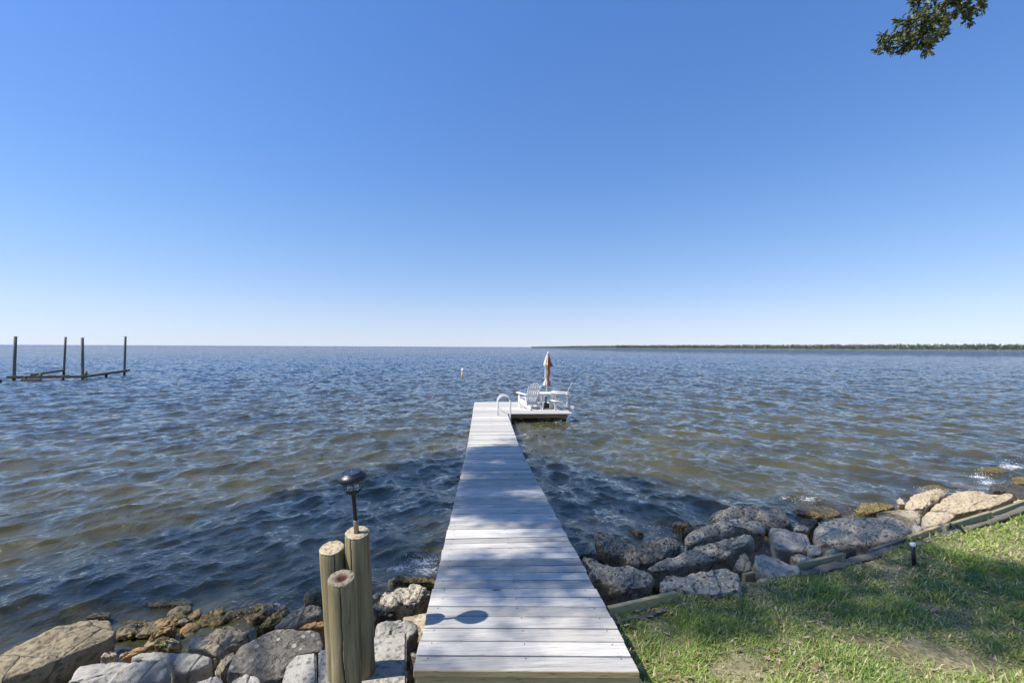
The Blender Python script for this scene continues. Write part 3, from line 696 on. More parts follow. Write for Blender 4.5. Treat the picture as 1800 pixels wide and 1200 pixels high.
# ------------------------------------------------------------------ rocks of the bank
def chaikin(P, n=1):
    for _ in range(n):
        Q = []
        for a, b in zip(P, P[1:] + P[:1]): Q += [a * .8 + b * .2, a * .2 + b * .8]
        P = Q
    return P
def vd2(p):
    q = noise.voronoi(p)[1][0]; return q * 7.3
def rock(label, pts, z, T, mat, tc=14, ts=0, name='boulder', rough=1.0, dome=.10, edge=.10, grp=None, org=(0, 0), s=1.0, shrink=.985, n=84, cat='rock'):
    """pts: outline of the visible face in photograph pixels; it is laid on a tilted plane at height z and given a body of thickness T"""
    pts = [(org[0] + a / s, org[1] + b / s) for a, b in pts]; T = T * 1.5 if cat == 'rock' and T > .12 else T
    cx = sum(a for a, b in pts) / len(pts); cy = sum(b for a, b in pts) / len(pts)
    c = at(cx, cy, z); tow = Vector((EYE.x - c.x, EYE.y - c.y, 0)).normalized(); side = Vector((-tow.y, tow.x, 0))
    nrm = (UP + tow * math.tan(math.radians(tc)) + side * math.tan(math.radians(ts))).normalized()
    u = side.cross(nrm).normalized(); v = nrm.cross(u)
    P = []
    for a, b in pts:
        q = at_plane(a, b, c, nrm) - c; P.append(Vector((q.dot(u), q.dot(v))))
    P = chaikin(P, 1)
    # resample by length
    Ls = [0]; 
    for a, b in zip(P, P[1:] + P[:1]): Ls.append(Ls[-1] + (b - a).length)
    tot = Ls[-1]; R = []
    for k in range(n):
        d = tot * k / n; i = max(j for j in range(len(P)) if Ls[j] <= d); f = (d - Ls[i]) / max(1e-6, Ls[i + 1] - Ls[i]); R.append(P[i].lerp(P[(i + 1) % len(P)], f))
    cen = sum(R, Vector((0, 0))) / n
    size = math.sqrt(max(1e-4, abs(sum(a.x * b.y - b.x * a.y for a, b in zip(R, R[1:] + R[:1])) / 2)))
    dm_ = dome * size; e = min(edge, size * .3)
    prof = [(.35, -T), (.6, -T), (.78, -T), (.88, -.94 * T), (.94, -.82 * T), (.98, -.66 * T), (1.0, -.5 * T), (1.0, -.36 * T), (1.0, -.22 * T), (1 - .01, -.13 * T), (.975, -.06 * T), (.945, -.015 * T), (.90, .12 * dm_), (.84, .25 * dm_)]
    prof += [(q, dm_ * (1 - q * q) ** .8) for q in (.77, .70, .63, .56, .49, .42, .35, .28, .21, .14, .07)]
    bm = bmesh.new(); rings = []; sd_ = random.uniform(0, 100); so = Vector((sd_, sd_ * .7, sd_ * 1.3))
    for q, h in prof:
        ring = []
        for p in R:
            o = (cen + (p - cen) * q * shrink); ring.append(bm.verts.new(u * o.x + v * o.y + nrm * h))
        rings.append(ring)
    for A, B in zip(rings, rings[1:]):
        for i in range(n): bm.faces.new((A[i], A[(i + 1) % n], B[(i + 1) % n], B[i]))
    bm.faces.new(rings[0][::-1])
    ctr = bm.verts.new(u * cen.x + v * cen.y + nrm * dm_)
    for i in range(n): bm.faces.new((rings[-1][i], rings[-1][(i + 1) % n], ctr))
    bmesh.ops.recalc_face_normals(bm, faces=bm.faces); bm.normal_update()
    k1 = min(.05, size * .06) * rough
    for vt in bm.verts:
        p = vt.co + so
        cell = noise.cell_vector(p * (1.6 / max(.3, size)) + Vector(noise.noise_vector(p * 4)) * .25)
        d = noise.noise(p * 2.2 / max(.35, size)) * k1 * .8 + noise.noise(p * 7) * k1 * .55 + noise.turbulence(p * 16, 3, False) * .012 * rough - .008 * rough + noise.noise(p * 45) * .004 * rough
        # chipped facets
        vd = noise.voronoi(p * (2.6 / max(.4, size)))[0]
        d -= max(0, .06 - (vd[1] - vd[0])) * .22 * rough
        d += (noise.cell(vd2(p * (2.0 / max(.4, size)) + Vector(noise.noise_vector(p * 3)) * .2)) - .5) * .012 * rough
        vt.co += vt.normal * d
    me = bpy.data.meshes.new(name); bm.to_mesh(me); bm.free()
    o = link(name, me, M[mat], None, True); o.location = c
    tag(o, label, cat, grp or 'broken rock and rubble laid along the bank'); return o
c5 = dict(org=(1000, 860), s=4.0); c6 = dict(org=(1400, 800), s=4.5); c1_ = dict(org=(0, 960), s=4.5); c2_ = dict(org=(350, 960), s=4.0)
# right of the dock
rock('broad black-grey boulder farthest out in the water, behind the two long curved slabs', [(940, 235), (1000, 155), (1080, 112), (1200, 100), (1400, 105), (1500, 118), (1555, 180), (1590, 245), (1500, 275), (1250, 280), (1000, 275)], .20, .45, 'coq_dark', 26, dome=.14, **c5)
rock('long rounded slab with a hooked right end, behind the pitted long slab', [(795, 340), (830, 300), (900, 262), (1050, 218), (1200, 197), (1350, 205), (1395, 232), (1385, 300), (1330, 312), (1240, 300), (1150, 320), (1000, 365), (850, 400), (805, 380)], .42, .26, 'coquina', 30, 0, rough=.7, dome=.2, **c5)
rock('scooped dark crusty slab with a blunt upright left end, right of the dock', [(165, 290), (240, 270), (330, 322), (430, 372), (520, 400), (600, 440), (640, 500), (560, 535), (480, 545), (300, 470), (200, 440), (165, 380)], .42, .26, 'coq_dark', 34, -6, dome=.12, **c5)
rock('dark crusty lump filling the dip of the scooped slab', [(470, 375), (560, 352), (700, 326), (780, 342), (805, 395), (760, 445), (620, 500), (560, 450)], .34, .26, 'coq_dark', 28, 0, **c5)
rock('long pitted slab lying aslant between the hooked slab and the flat front one', [(515, 550), (650, 490), (820, 412), (1050, 345), (1200, 305), (1285, 293), (1318, 325), (1300, 372), (1200, 412), (1100, 480), (900, 530), (700, 580), (620, 592), (560, 570)], .57, .24, 'coquina', 30, 0, dome=.14, **c5)
rock('pale bumpy slab partly under the right edge of the dock', [(75, 455), (150, 480), (280, 500), (400, 530), (590, 580), (612, 625), (590, 680), (500, 712), (350, 700), (200, 650), (130, 600)], .60, .26, 'coquina', 22, 4, **c5)
rock('wet dark rock under the dock edge behind the pale bumpy slab', [(60, 435), (160, 440), (300, 468), (355, 522), (200, 515), (80, 480)], .22, .22, 'wet_and_shaded', 18, **c5)
rock('large flat grey-brown slab overhanging the timber edge of the lawn', [(612, 640), (640, 600), (680, 575), (850, 565), (980, 540), (1120, 552), (1240, 592), (1230, 640), (1242, 700), (1120, 735), (1040, 755), (900, 725), (750, 705), (640, 690)], .83, .17, 'coquina', 16, 0, name='rock_slab', dome=.06, **c5)
rock('brown pointed wedge of rock standing between the long pitted slab and the lawn edge', [(1140, 535), (1220, 415), (1285, 490), (1305, 575), (1235, 595), (1180, 575)], .64, .25, 'tan', 48, 0, **c5)
rock('pale lopsided rock with a pointed left top, beside the short treated board', [(1295, 462), (1340, 430), (1460, 450), (1520, 510), (1638, 542), (1648, 590), (1560, 622), (1440, 635), (1370, 595), (1302, 535)], .78, .2, 'concrete', 22, 0, rough=.8, **c5)
rock('smooth blue-grey flat rock between the hooked slab and the biggest oval boulder', [(1395, 262), (1500, 255), (1600, 290), (1690, 310), (1720, 390), (1700, 438), (1580, 430), (1450, 418), (1425, 350)], .44, .24, 'bluegrey', 26, 4, name='rock_slab', rough=.5, dome=.05, **c5)
rock('small pale stone behind the blue-grey flat rock', [(1560, 270), (1580, 245), (1640, 238), (1700, 268), (1690, 292), (1600, 290)], .30, .16, 'concrete', 20, **c5)
rock('low wet stone at the water edge left of the biggest oval boulder', [(0, 495), (60, 485), (190, 508), (150, 560), (110, 592), (40, 550), (0, 540)], .17, .2, 'wet_and_shaded', 14, **c6)
rock('small brown stone under the blue-grey rock', [(1540, 450), (1640, 447), (1750, 485), (1640, 515), (1570, 500)], .42, .18, 'coquina', 16, **c5)
rock('little grey stone wedged left of the pale rubble lump', [(60, 700), (120, 690), (215, 745), (200, 800), (110, 790)], .42, .2, 'concrete', 16, **c6)
rock('pale knobbly lump of rubble sitting just above the short treated board', [(195, 790), (235, 725), (320, 715), (355, 752), (330, 785), (250, 800)], .55, .16, 'coquina', 24, **c6)
rock('brown stony chunk just left of the short treated board', [(0, 770), (90, 790), (150, 815), (40, 845), (0, 842)], .50, .2, 'coquina', 14, **c6)
rock('biggest oval boulder of the right bank, flat grey and finely pitted', [(112, 560), (200, 500), (390, 463), (640, 468), (860, 490), (930, 560), (938, 610), (860, 645), (700, 690), (560, 720), (300, 712), (145, 700), (120, 630)], .52, .30, 'coquina', 20, 0, rough=.8, dome=.05, **c6)
rock('grey stone tucked behind the right end of the biggest oval boulder', [(905, 535), (985, 548), (1005, 580), (960, 612), (920, 600)], .42, .2, 'concrete', 20, **c6)
rock('dark brown wet slab at the water edge, left of the upright tan knob', [(440, 410), (520, 368), (770, 372), (800, 402), (700, 432), (580, 462), (480, 450)], .16, .22, 'mossy', 12, dome=.05, **c6)
rock('small upright tan knob between the wet brown slab and the split pale rock', [(778, 352), (820, 315), (858, 345), (866, 392), (800, 395)], .26, .2, 'coq_tan', 40, **c6)
rock('pale pitted rock with dark holes, sunlit at the water edge', [(850, 390), (890, 312), (1020, 275), (1120, 250), (1190, 268), (1210, 312), (1100, 372), (1010, 430), (900, 428)], .33, .24, 'coq_tan', 26, 0, rough=1.2, **c6)
rock('sunlit pale slab leaning behind the long ridged one', [(1038, 432), (1062, 380), (1150, 320), (1250, 282), (1370, 270), (1600, 295), (1690, 300), (1500, 360), (1330, 410), (1180, 440)], .36, .24, 'coq_tan', 24, 0, name='rock_slab', rough=.8, dome=.04, **c6)
rock('long sunlit slab with a ridged underside, lying above the right end of the timber edge', [(1150, 440), (1330, 385), (1500, 345), (1650, 290), (1728, 282), (1738, 322), (1610, 398), (1430, 440), (1280, 462)], .50, .26, 'coq_tan', 26, 0, name='rock_slab', dome=.05, **c6)
rock('flat tan rock washed pale by the sun beside the biggest oval boulder', [(600, 452), (700, 430), (850, 425), (965, 428), (1000, 480), (985, 535), (905, 500), (760, 462)], .36, .2, 'tan', 14, rough=.6, **c6)
rock('flat pinkish tan rock below the pitted pale rock', [(1000, 470), (1060, 435), (1200, 432), (1270, 470), (1225, 522), (1090, 560), (1005, 560), (985, 520)], .46, .2, 'tan', 14, rough=.6, **c6)
rock('dark blue-shaded block at the right edge of the photo by the splashing wave', [(1508, 232), (1580, 212), (1820, 222), (1830, 340), (1740, 330), (1690, 282), (1510, 282)], .30, .35, 'wet_and_shaded', 12, rough=.5, dome=.03, **c6)  # the block's shade is put into its dark colour
rock('sunlit tan rubble at the right edge above the timber', [(1600, 420), (1740, 335), (1830, 350), (1830, 400), (1640, 432)], .52, .22, 'tan', 12, **c6)
rock('yellow-green weedy rock at the right edge, washed by the waves', [(1680, 175), (1740, 160), (1840, 175), (1840, 225), (1720, 215)], .10, .25, 'mossy', 8, **c6)
rock('yellow weedy rock awash beyond the broad black-grey boulder', [(1290, 80), (1340, 65), (1420, 60), (1520, 60), (1590, 70), (1600, 95), (1500, 105), (1380, 95)], .035, .3, 'mossy', 4, dome=.03, rough=.4, org=(1000, 860), s=3.6) if False else None
rock('yellow weedy rock awash just left of the biggest oval boulder', [(-60, 430), (0, 350), (90, 395), (200, 388), (330, 420), (380, 458), (290, 480), (200, 505), (60, 480)], .05, .3, 'mossy', 5, rough=.5, dome=.03, **c6)
rock('weedy rock just under the water beyond the pale pitted rock', [(900, 260), (1050, 225), (1250, 220), (1450, 240), (1480, 280), (1300, 270), (1200, 290), (1000, 275)], .015, .3, 'mossy', 3, rough=.4, dome=.02, **c6)
rock('weedy rock awash farthest up the right shore, under the outer splash', [(1400, 105), (1480, 92), (1620, 98), (1700, 125), (1640, 140), (1500, 125)], .04, .3, 'mossy', 3, rough=.4, **c6)
rock('crumbly dark rubble at the left foot of the broad boulder', [(770, 290), (850, 250), (950, 232), (1000, 262), (900, 285), (800, 318)], .12, .2, 'wet_and_shaded', 14, **c5)
# left of the dock
rock('huge sunlit slab with split layers at the lower left, running into the water', [(-60, 830), (0, 800), (250, 712), (450, 622), (700, 548), (880, 530), (945, 590), (960, 675), (850, 740), (700, 800), (540, 870), (330, 960), (60, 1050), (-60, 1060)], .34, .30, 'layered', 10, 4, name='rock_slab', dome=.03, rough=.9, **c1_)
rock('small rough brown stone beside the foot of the huge layered slab', [(775, 870), (820, 815), (880, 800), (938, 820), (930, 860), (850, 885)], .24, .2, 'coq_tan', 20, **c1_)
rock('low orange-brown stone behind the smooth grey rocks', [(930, 865), (1000, 820), (1090, 795), (1190, 800), (1130, 830), (1050, 860), (980, 880)], .24, .18, 'orange', 16, **c1_)
rock('knobbly rust-orange rock poking up out of the water', [(1150, 700), (1200, 650), (1300, 578), (1412, 600), (1375, 680), (1290, 690), (1200, 735)], .16, .28, 'orange', 26, rough=1.5, **c1_)
rock('yellow-brown weedy rock below the rust-orange one', [(1200, 740), (1280, 690), (1340, 700), (1450, 745), (1440, 815), (1340, 825), (1220, 800)], .20, .25, 'mossy', 20, **c1_)
rock('small dark flake of rock leaning on the weedy rock', [(1292, 735), (1330, 710), (1450, 745), (1400, 762), (1330, 760)], .30, .08, 'coq_dark', 20, **c1_)
rock('smooth grey rock with black cracks, behind the pale smooth one', [(1010, 872), (1060, 840), (1150, 816), (1350, 830), (1560, 842), (1650, 850), (1706, 872), (1680, 935), (1500, 1005), (1400, 990), (1300, 930), (1100, 905)], .38, .24, 'smooth', 18, 0, rough=.55, **c1_)
rock('pale smooth grey rock with a broken corner at the lower left edge of the bank', [(490, 1100), (530, 1010), (590, 932), (720, 900), (850, 880), (980, 890), (1080, 912), (1210, 892), (1330, 905), (1366, 950), (1345, 1030), (1270, 1100)], .46, .26, 'smooth', 20, 0, rough=.65, **c1_)
rock('coarse tan rock full of holes, left of the dark pebbled slab', [(316, 1140), (335, 1109), (364, 1107), (382, 1095), (407, 1090), (440, 1100), (450, 1108), (432, 1124), (412, 1138), (392, 1152), (378, 1168), (366, 1150), (340, 1150)], .36, .28, 'coq_tan', 26, 0, rough=1.5)
rock('sandy rock slanting down beside the dark pebbled slab', [(372, 1178), (385, 1152), (412, 1136), (420, 1150), (400, 1168), (392, 1184)], .40, .22, 'coq_tan', 20, 0)
rock('weedy yellow shelf awash behind the coarse tan rock', [(318, 1105), (350, 1082), (380, 1066), (430, 1060), (480, 1068), (500, 1080), (450, 1094), (390, 1092), (345, 1104)], .03, .28, 'mossy', 8, 0, rough=.8, dome=.03)
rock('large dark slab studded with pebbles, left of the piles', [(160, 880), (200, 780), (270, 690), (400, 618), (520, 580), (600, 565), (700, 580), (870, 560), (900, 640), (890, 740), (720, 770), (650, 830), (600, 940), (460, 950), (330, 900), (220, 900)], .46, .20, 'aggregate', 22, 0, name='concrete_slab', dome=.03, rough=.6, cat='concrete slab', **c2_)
rock('pale grey stone cut off by the bottom edge, left of its twin', [(-80, 960), (0, 920), (120, 880), (185, 925), (200, 970), (150, 1040), (-60, 1040)], .56, .24, 'smooth', 18, 0, rough=.7, **c2_)
rock('pale angular stone at the bottom edge against the dark pebbled slab', [(200, 960), (220, 915), (265, 890), (350, 880), (410, 905), (460, 950), (440, 1030), (230, 1030)], .56, .24, 'smooth', 22, 0, rough=.7, **c2_)
def slab(label, pts, z, T, mat):
    P = [at(a, b, z) for a, b in pts]; c = sum(P, Vector()) / len(P); bm = bmesh.new()
    tv = [bm.verts.new(p - c) for p in P]; bv = [bm.verts.new(p - c - Vector((0, 0, T))) for p in P]; n = len(P)
    bm.faces.new(tv); bm.faces.new(bv[::-1])
    for i in range(n): bm.faces.new((tv[i], bv[i], bv[(i + 1) % n], tv[(i + 1) % n]))
    bmesh.ops.recalc_face_normals(bm, faces=bm.faces); bmesh.ops.bevel(bm, geom=list(bm.edges), offset=.012, segments=2, affect='EDGES')
    bmesh.ops.triangulate(bm, faces=bm.faces); bmesh.ops.subdivide_edges(bm, edges=[e for e in bm.edges if e.calc_length() > .08], cuts=6, use_grid_fill=True)
    for v in bm.verts: v.co += Vector((0, 0, 1)) * .006 * noise.noise(v.co * 5) + Vector(noise.noise_vector(v.co * 9)) * .004
    me = bpy.data.meshes.new('concrete_slab'); bm.to_mesh(me); bm.free(); o = link('concrete_slab', me, M[mat], None); o.location = c
    tag(o, label, 'concrete slab', 'broken rock and rubble laid along the bank'); return o
slab('square-cut grey concrete slab on which the tallest pile stands', [(560, 1345), (560, 1141), (600, 1133), (655, 1119), (714, 1107.5), (717, 1345)], .60, .20, 'concrete')
slab('grey concrete slab with a curved corner, at the foot of the left pile', [(480, 1340), (492, 1210), (505, 1165), (520, 1150), (556, 1146), (557, 1340)], .575, .16, 'concrete')
rock('rounded pale concrete block between the square slab and the water', [(1225, 540), (1290, 512), (1400, 496), (1500, 500), (1548, 560), (1535, 610), (1470, 640), (1380, 640), (1240, 650)], .52, .24, 'concrete', 14, 0, rough=.7, **c2_)
rock('chunky grey rock with a rough face and a dark undercut, left of the dock', [(1218, 400), (1290, 312), (1380, 255), (1500, 250), (1600, 275), (1668, 288), (1650, 350), (1560, 400), (1400, 425), (1290, 430)], .40, .26, 'coquina', 24, 0, rough=1.1, **c2_)
rock('small brown stone between the piles and the chunky grey rock', [(1200, 345), (1235, 320), (1285, 310), (1290, 340), (1240, 380)], .28, .2, 'tan', 24, **c2_)
rock('wet black stone below the chunky grey rock', [(1215, 400), (1300, 430), (1400, 450), (1390, 490), (1290, 500), (1215, 480)], .30, .2, 'wet_and_shaded', 18, **c2_)
rock('golden weedy rock washed by foam at the left side of the dock', [(1340, 240), (1360, 205), (1420, 190), (1550, 205), (1700, 215), (1700, 270), (1580, 262), (1400, 262)], .16, .3, 'mossy', 18, rough=1.3, **c2_)
rock('tan slab reaching under the left edge of the dock', [(1400, 500), (1500, 470), (1640, 448), (1760, 470), (1700, 620), (1560, 640), (1545, 560)], .46, .25, 'tan', 12, rough=.7, **c2_)
rock('dark stone in the gap beside the dock end', [(1465, 700), (1520, 640), (1600, 630), (1640, 700), (1600, 800), (1500, 790)], .36, .3, 'coq_dark', 12, **c2_)
rock('brown rounded rock left of the piles with a rough dark flank', [(510, 575), (560, 520), (620, 482), (700, 420), (790, 392), (900, 398), (880, 470), (760, 530), (640, 572)], .34, .26, 'coq_tan', 22, 0, **c2_)
rock('dark weedy rock in the foam just behind the brown rounded rock', [(380, 585), (420, 530), (480, 490), (560, 452), (650, 440), (640, 480), (570, 530), (470, 580)], .17, .25, 'mossy', 18, rough=1.3, **c2_)
rock('flat orange-tan stone between the pebbled slab and the piles', [(680, 582), (740, 545), (800, 525), (900, 515), (900, 560), (800, 575)], .36, .2, 'orange', 12, rough=.5, **c2_)
rock('dark hump just breaking the surface off the huge layered slab', [(640, 570), (720, 515), (830, 500), (890, 520), (870, 560), (760, 560)], .04, .25, 'wet_and_shaded', 6, rough=.5, **c1_)
rock('yellow weed patch rock under the clear water, upper one', [(1130, 450), (1250, 425), (1340, 430), (1450, 390), (1550, 430), (1500, 465), (1350, 460), (1180, 475)], -.02, .3, 'mossy', 3, rough=.3, dome=.02, **c1_)
rock('pinkish rock under the clear water off the huge layered slab', [(850, 500), (960, 440), (1090, 400), (1130, 410), (1040, 460), (930, 500)], -.03, .3, 'tan', 3, rough=.3, dome=.02, **c1_)
rock('weedy stone under the water, between the layered slab and the rust-orange rock', [(950, 600), (1020, 575), (1090, 590), (1180, 560), (1160, 600), (1040, 610)], -.01, .3, 'mossy', 3, rough=.3, dome=.02, **c1_)

# rubble seen in the gaps
def rubble(i, p, r, mat, wet=False):
    bm = bmesh.new(); bmesh.ops.create_icosphere(bm, subdivisions=4, radius=1)
    sc = Vector((random.uniform(.8, 1.3), random.uniform(.7, 1.1), random.uniform(.45, .75))); so = Vector((i * 3.1, i * 1.7, i))
    for v in bm.verts:
        d = 1 + .35 * noise.noise(v.co * 1.3 + so) + .10 * noise.noise(v.co * 4 + so); vd = noise.voronoi(v.co * 1.2 + so)[0]
        d -= max(0, .15 - (vd[1] - vd[0])) * .5
        v.co = Vector((v.co.x * sc.x, v.co.y * sc.y, v.co.z * sc.z)) * d * r
    me = bpy.data.meshes.new('rubble_stone'); bm.to_mesh(me); bm.free()
    o = link('rubble_stone', me, M[mat], None, True); o.location = p; o.rotation_euler = (random.uniform(-.3, .3), random.uniform(-.3, .3), random.uniform(0, 6))
    if wet: tag(o, 'small wet brown stone lying right at the waterline of the bank', 'rock', 'small stones along the waterline'); return
    tag(o, 'small half-hidden rubble stone wedged in the gaps between the larger rocks of the bank', 'rock', 'rubble stones in the gaps of the bank')
i = 0
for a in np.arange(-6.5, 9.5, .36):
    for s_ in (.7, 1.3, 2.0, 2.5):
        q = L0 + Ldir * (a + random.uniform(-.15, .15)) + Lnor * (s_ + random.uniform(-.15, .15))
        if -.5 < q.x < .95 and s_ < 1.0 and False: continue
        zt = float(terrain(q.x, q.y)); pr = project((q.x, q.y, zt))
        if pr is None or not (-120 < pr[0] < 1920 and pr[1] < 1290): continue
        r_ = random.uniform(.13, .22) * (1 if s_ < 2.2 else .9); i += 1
        rubble(i, (q.x, q.y, zt + r_ * .05 - .03), r_, random.choice(['coq_dark', 'wet_and_shaded', 'wet_and_shaded', 'mossy'] if s_ > 1.2 else ['coq_dark', 'wet_and_shaded', 'coq_dark']))  # dark stone colours paint in the shade of the deep gaps

for a in np.arange(-6.2, -.9, .17):
    for s_ in (.25, .9, 1.35, 1.75):
        q = L0 + Ldir * (a + random.uniform(-.1, .1)) + Lnor * (s_ + random.uniform(-.2, .2)); zt = float(terrain(q.x, q.y)); pr = project((q.x, q.y, zt))
        if pr is None or not (-60 < pr[0] < 770 and pr[1] < 1260): continue
        r_ = random.uniform(.05, .11); i += 1
        rubble(i, (q.x, q.y, .34 - .19 * s_), r_, random.choice(['coq_tan', 'orange', 'tan', 'mossy', 'layered', 'coquina']))
for a, b, k, spx, spy, rr in ((250, 1112, 9, 32, 10, .075), (300, 1092, 10, 34, 10, .08), (380, 1078, 8, 40, 8, .08), (470, 1075, 8, 30, 8, .08), (560, 1050, 6, 16, 8, .08), (690, 1035, 6, 20, 10, .07), (1110, 940, 5, 30, 8, .07), (1190, 925, 6, 20, 6, .07), (1440, 905, 6, 30, 6, .08), (1560, 905, 6, 40, 6, .08)):
    for q_ in range(k):
        p = at(a + random.gauss(0, spx * .6), b + random.gauss(0, spy * .6), .05); i += 1
        rubble(i, (p.x, p.y, random.uniform(-.01, .07)), rr * random.uniform(.6, 1.3), random.choice(['mossy', 'orange', 'layered', 'coq_tan', 'mossy', 'wet_and_shaded']), True)
# ------------------------------------------------------------------ timber edge of the lawn
bulk = tag(empty('timber_edging', (L0.x, L0.y, .7)), 'broken line of treated planks on edge between the rocks and the lawn', 'retaining boards')
def board(a, b, za, zb, h, mat, thick=.045, name='plank'):
    A = at(*a, za); B = at(*b, zb); mb = MB(); mb.beam((A.x, A.y, za - h / 2), (B.x, B.y, zb - h / 2), thick, h); mb.bevel(.004)
    return local(mb.build(name, M[mat]), bulk)
board((1068, 1066), (1188, 1039), .82, .82, .15, 'treated', .036)
board((1306, 1008), (1341, 1001), .68, .66, .16, 'treated', .036)
board((1400, 989), (1484, 971), .80, .80, .13, 'treated_green', .034)
board((1528, 966), (1600, 941), .76, .79, .16, 'old_and_shaded', .036)  # shaded length of the next plank, its shade painted as darker timber
board((1598, 941), (1650, 923), .82, .83, .17, 'treated', .036)
board((1660, 922), (1740, 898), .83, .84, .19, 'treated_green', .036)
board((1740, 900), (1830, 868), .81, .81, .17, 'treated_green', .036)
def oldlog(pts, r, label, zt, sq=.4, mat='old_and_shaded'):
    P = [at(a, b, zt) for a, b in pts]; mb = MB(); Q = []
    for a, b in zip(P, P[1:]):
        for k in range(8): Q.append(a.lerp(b, k / 8))
    Q.append(P[-1]); rings = mb.tube(Q, [r * (1 + .25 * noise.noise(q * 3)) * (.5 if i in (0, len(Q) - 1) else 1) for i, q in enumerate(Q)], 18)
    for v in mb.bm.verts:
        v.co.z = zt + (v.co.z - zt) * sq + .012 * noise.noise(v.co * 9); v.co += Vector(noise.noise_vector(v.co * 14)) * .012 + Vector(noise.noise_vector(v.co * 40)) * .006
    o = mb.build('old_timber', M[mat], smooth=True); tag(o, label, 'timber', 'rotting timbers along the lawn edge'); return o
oldlog([(1078, 1096), (1130, 1082), (1180, 1069), (1232, 1055)], .025, 'thin rotting timber strip beside the dock, below the first treated plank', .75)
oldlog([(1240, 1056), (1300, 1040), (1345, 1026), (1392, 1010)], .03, 'dark rotting timber below the large flat slab', .74)
oldlog([(1395, 1012), (1450, 999), (1510, 982), (1560, 968), (1606, 953)], .04, 'long blue-grey weathered timber at the lawn edge below the green plank', .74, .4)
oldlog([(1600, 962), (1650, 942), (1700, 928), (1760, 908), (1840, 880)], .045, 'sunlit brown crumbling timber at the upper right edge of the lawn', .75, .45)
def crumple(name, label, cat, pts, z, T, mat, tc, **k): return rock(label, pts, z, T, mat, tc, name=name, cat=cat, grp='scraps of ground cloth along the lawn edge', rough=.8, **k)
crumple('ground_cloth', 'crumpled black cloth bundle at the end of the green treated plank', 'cloth', [(368, 800), (400, 752), (430, 748), (540, 790), (545, 810), (470, 840), (372, 855)], .66, .10, 'fabric_black', 20, **c6)
crumple('ground_cloth', 'upright grey cloth flap with a pointed top against the sunlit plank', 'cloth', [(1112, 645), (1118, 570), (1150, 532), (1175, 522), (1210, 570), (1212, 622), (1160, 635)], .72, .05, 'fabric_grey', 55, **c6)
crumple('ground_cloth', 'black cloth scrap at the right edge of the photo beside the planks', 'cloth', [(1690, 480), (1700, 410), (1735, 400), (1745, 460), (1710, 482)], .70, .06, 'fabric_black', 45, **c6)
mb = MB(); P = [at(a, b, .80) for a, b in ((1668, 926), (1676, 921), (1685, 925), (1700, 931))]; mb.tube([P[0], P[1], P[2], P[3] - Vector((0, 0, .04))], [.018, .016, .012, .007], 10)
mb.tube([P[0] - Vector((0, 0, .01)), P[0] + Vector((.02, 0, .045))], [.014, .006], 8)
tag(mb.build('driftwood_stick', M['fabric_black'], smooth=True), 'short blackened stick lying by the grey cloth flap', 'stick')
rock('small pale stone at the foot of the green plank by the blackened stick', [(1312, 570), (1330, 552), (1365, 550), (1382, 575), (1350, 585)], .76, .06, 'tan', 10, n=40, **c6)

# stake in the lawn
sb_ = at(1608, 992, .76); st = tag(empty('lawn_stake', sb_), 'black stake with a white cap standing in the lawn', 'stake')
dd = depth(sb_); tp = at_depth(1604.6, 958, dd)
mb = MB(); mb.tube([sb_ + Vector((0, 0, -.05)), tp], .016, 14); local(mb.build('shaft', M['black_plastic']), st)
ax2 = (tp - sb_).normalized(); mb = MB(); mb.tube([tp - ax2 * .008, tp + ax2 * .022], .021, 16); mb.bevel(.003); local(mb.build('cap', M['bright']), st)

